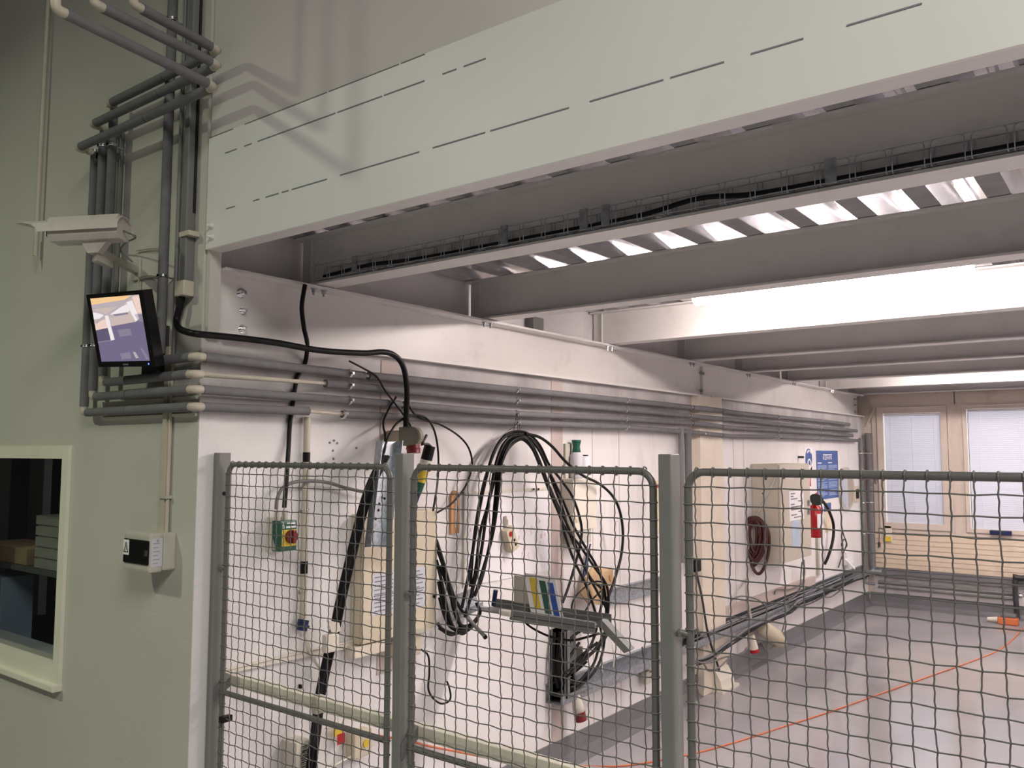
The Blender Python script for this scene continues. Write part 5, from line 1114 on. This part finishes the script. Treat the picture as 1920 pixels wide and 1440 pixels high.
# bits near the far corner
one('cable', MB().tube(Bc([(1578, 990, .02), (1584, 1010, .03), (1588, 1022, .05), (1582, 1030, .05), (1578, 1020, .05), (1584, 1010, .05), (1587, 1020, .04), (1582, 1035, .03), (1575, 1055, .03), (1572, 1064, .05)]), .008, 6), DGREY, 'thin looped cable on the wall below the mirror', 'cable')
q = B(1592, 1043, .05); one('white_flap_box', MB().bbox((XB, q.y - .12, q.z - .10), (XB + .06, q.y + .16, q.z + .06), .006).prism([(XB + .06, q.y - .22, q.z - .02), (XB + .10, q.y + .02, q.z - .16), (XB + .10, q.y + .04, q.z - .14), (XB + .06, q.y - .2, q.z + .0)], (.01, 0, 0)), PAPER, 'small white box with a loose flap near the far corner', 'box')
q = W(1665, 1003, .03); t = thing('wall_socket', 'small cream socket on the boards below the left window', 'socket', q); obj('socket_plate', MB().bbox((q.x - .05, YW - .045, q.z - .09), (q.x + .05, YW - .022, q.z + .12), .004), OFFW, t); obj('socket_insert', MB().bbox((q.x - .04, YW - .05, q.z - .085), (q.x + .04, YW - .044, q.z - .02), .003), YELL, t)
q = W(1649, 1021, .03); one('cord_plug', MB().cyl((q.x, YW - .034, q.z - .03), (q.x, YW - .034, q.z + .03), .014, 10).cyl((q.x, YW - .03, q.z), (q.x, YW - .03, 1.02), .003, 6), DGREY, 'tiny dark plug hanging on a cord beside the wall socket', 'plug')
q = W(1880, 1000, .03); one('window_handle', MB().bbox((q.x - .13, YW - .085, q.z - .02), (q.x + .10, YW - .03, q.z + .035), .006), BLUED, 'dark blue metal latch on the sill of the wide window', 'latch')
# small box above the wall beam
a = onp(1010, 609, 0, -3.18); one('sensor_box', MB().bbox((-3.25, a.y - .06, a.z - .035), (-3.18, a.y + .06, a.z + .05), .006), GREYP, 'small grey box on the wall above the wall beam', 'box')
# ---- orange plug and cord on the far floor
q = Z(1888, 1166, .03); t = thing('orange_plug', 'orange cable plug lying on the floor under the far window', 'plug', (q.x, q.y, 0))
obj('plug_body', MB().bbox((q.x - .09, q.y - .06, .002), (q.x + .12, q.y + .05, .085), .015), ORANGE, t); lab(obj('plug_pins', MB().cyl((q.x - .20, q.y, .04), (q.x - .09, q.y, .045), .022, 10, .035), OFFW, t), 'white plug end'); obj('plug_cap', MB().bbox((q.x - .06, q.y - .05, .085), (q.x + .10, q.y + .04, .13), .012), GREYP, t)
fl = [Z(u, v, .006) for u, v in ((1918, 1178), (1900, 1198), (1872, 1219), (1830, 1237), (1740, 1269), (1650, 1301), (1560, 1333), (1470, 1362), (1390, 1388), (1320, 1408), (1260, 1421), (1205, 1431), (1150, 1437), (1090, 1436))]
fl += [B(1020, 1432, .10), B(968, 1430, .12), B(900, 1418, .06), B(850, 1408, .03), B(800, 1398, .02), B(765, 1388, .02), B(700, 1378, .02)]
one('extension_lead', MB().tube(catmull(fl, 5), .006, 8), ORANGE, 'orange cord running diagonally across the floor to the wall', 'cable')
# ---- low clutter behind the left panel
a = B(567, 1392, .06); t = thing('white_device', 'white device with a black barcode low on the wall behind the left panel', 'device', B(567, 1450, .06))
z0 = B(567, 1500, .1).z; y0, y1 = B(555, 1420, .10).y, B(583, 1420, .10).y; z1 = B(567, 1391, .1).z
obj('device_body', MB().bbox((XB, y0, z0), (XB + .10, y1, z1), .006), OFFW, t)
ln = MB(); rnd = random.Random(9); z = z1 - .02
while z > z1 - .12: h = rnd.uniform(.002, .006); plateB(ln, XB + .10, (y0 + y1) / 2 - .012, (y0 + y1) / 2 + .022, z - h, z, .0006); z -= h + rnd.uniform(.002, .004)
obj('barcode', ln, BLACK, t)
q = B(637, 1382, .04); t = thing('warning_tag', 'small yellow and red tag hanging low behind the left panel', 'tag', q); obj('yellow_part', MB().box((XB + .03, q.y - .03, q.z + .005), (XB + .034, q.y + .03, q.z + .055)), YELL, t); obj('red_part', MB().box((XB + .034, q.y - .01, q.z - .035), (XB + .038, q.y + .035, q.z + .012)), REDE, t); obj('tag_string', MB().cyl((XB + .032, q.y, q.z + .055), (XB, q.y + .01, q.z + .14), .002, 5), OFFW, t)
q = B(680, 1398, .05); t = thing('wall_socket', 'small beige socket low on the wall left of the middle post', 'socket', q); obj('socket_body', MB().bbox((XB, q.y - .06, q.z - .05), (XB + .06, q.y + .05, q.z + .07), .006), BEIGE, t); obj('socket_insert', MB().cyl((XB + .06, q.y + .01, q.z + .01), (XB + .066, q.y + .01, q.z + .01), .018, 12), YELL, t)
one('white_wire', MB().tube(Bc([(700, 1395, .05), (670, 1412, .04), (640, 1428, .04), (600, 1450, .04)]), .006, 6), OFFW, 'white wire slanting below the low beige socket', 'wire')
one('white_wire', MB().tube(Bc([(600, 1360, .05), (608, 1335, .05), (640, 1322, .04), (645, 1350, .05), (632, 1362, .05), (610, 1366, .05)]), .004, 6), BOXG, 'thin grey wire loop beside the black cable bundle', 'wire')
one('white_wire', MB().tube(Bc([(598, 1365, .06), (592, 1400, .06), (582, 1440, .06)]), .006, 6), OFFW, 'white wire running beside the lower end of the black bundle', 'wire')
one('wall_plug', MB().bbox(tuple(B(560, 1290, .0)), tuple(B(566, 1284, .02)), .003), BLACK, 'tiny dark stub on the wall behind the left panel', 'stub')
mb = MB(); q = FN(425, 1347); mb.bbox((q.x - .012, YF - .03, q.z - .012), (q.x + .012, YF + .02, q.z + .012), .003); one('fence_clamp', mb, BLACK, 'small black clamp on the left panel frame beside the left post', 'clamp')
for u, v in ((1105, 855), (1497, 857), (1370, 895), (1476, 1087)): pass
nl = MB()
for u, v in ((618, 830), (626, 826), (632, 831), (624, 845), (625, 860), (668, 840)): q = B(u, v); nl.cyl((XB, q.y, q.z), (XB + .003, q.y, q.z), .006, 8)
one('screw_hole', nl, INK, 'cluster of dark screw holes in the wall above the left panel', 'hole')
q = B(1496, 857); one('wall_nail', MB().cyl((XB, q.y, q.z), (XB + .06, q.y + .02, q.z), .012, 8), DGREY, 'short dark bolt in the wall above the electrical cabinet', 'bolt')
print('objects', len(bpy.data.objects))
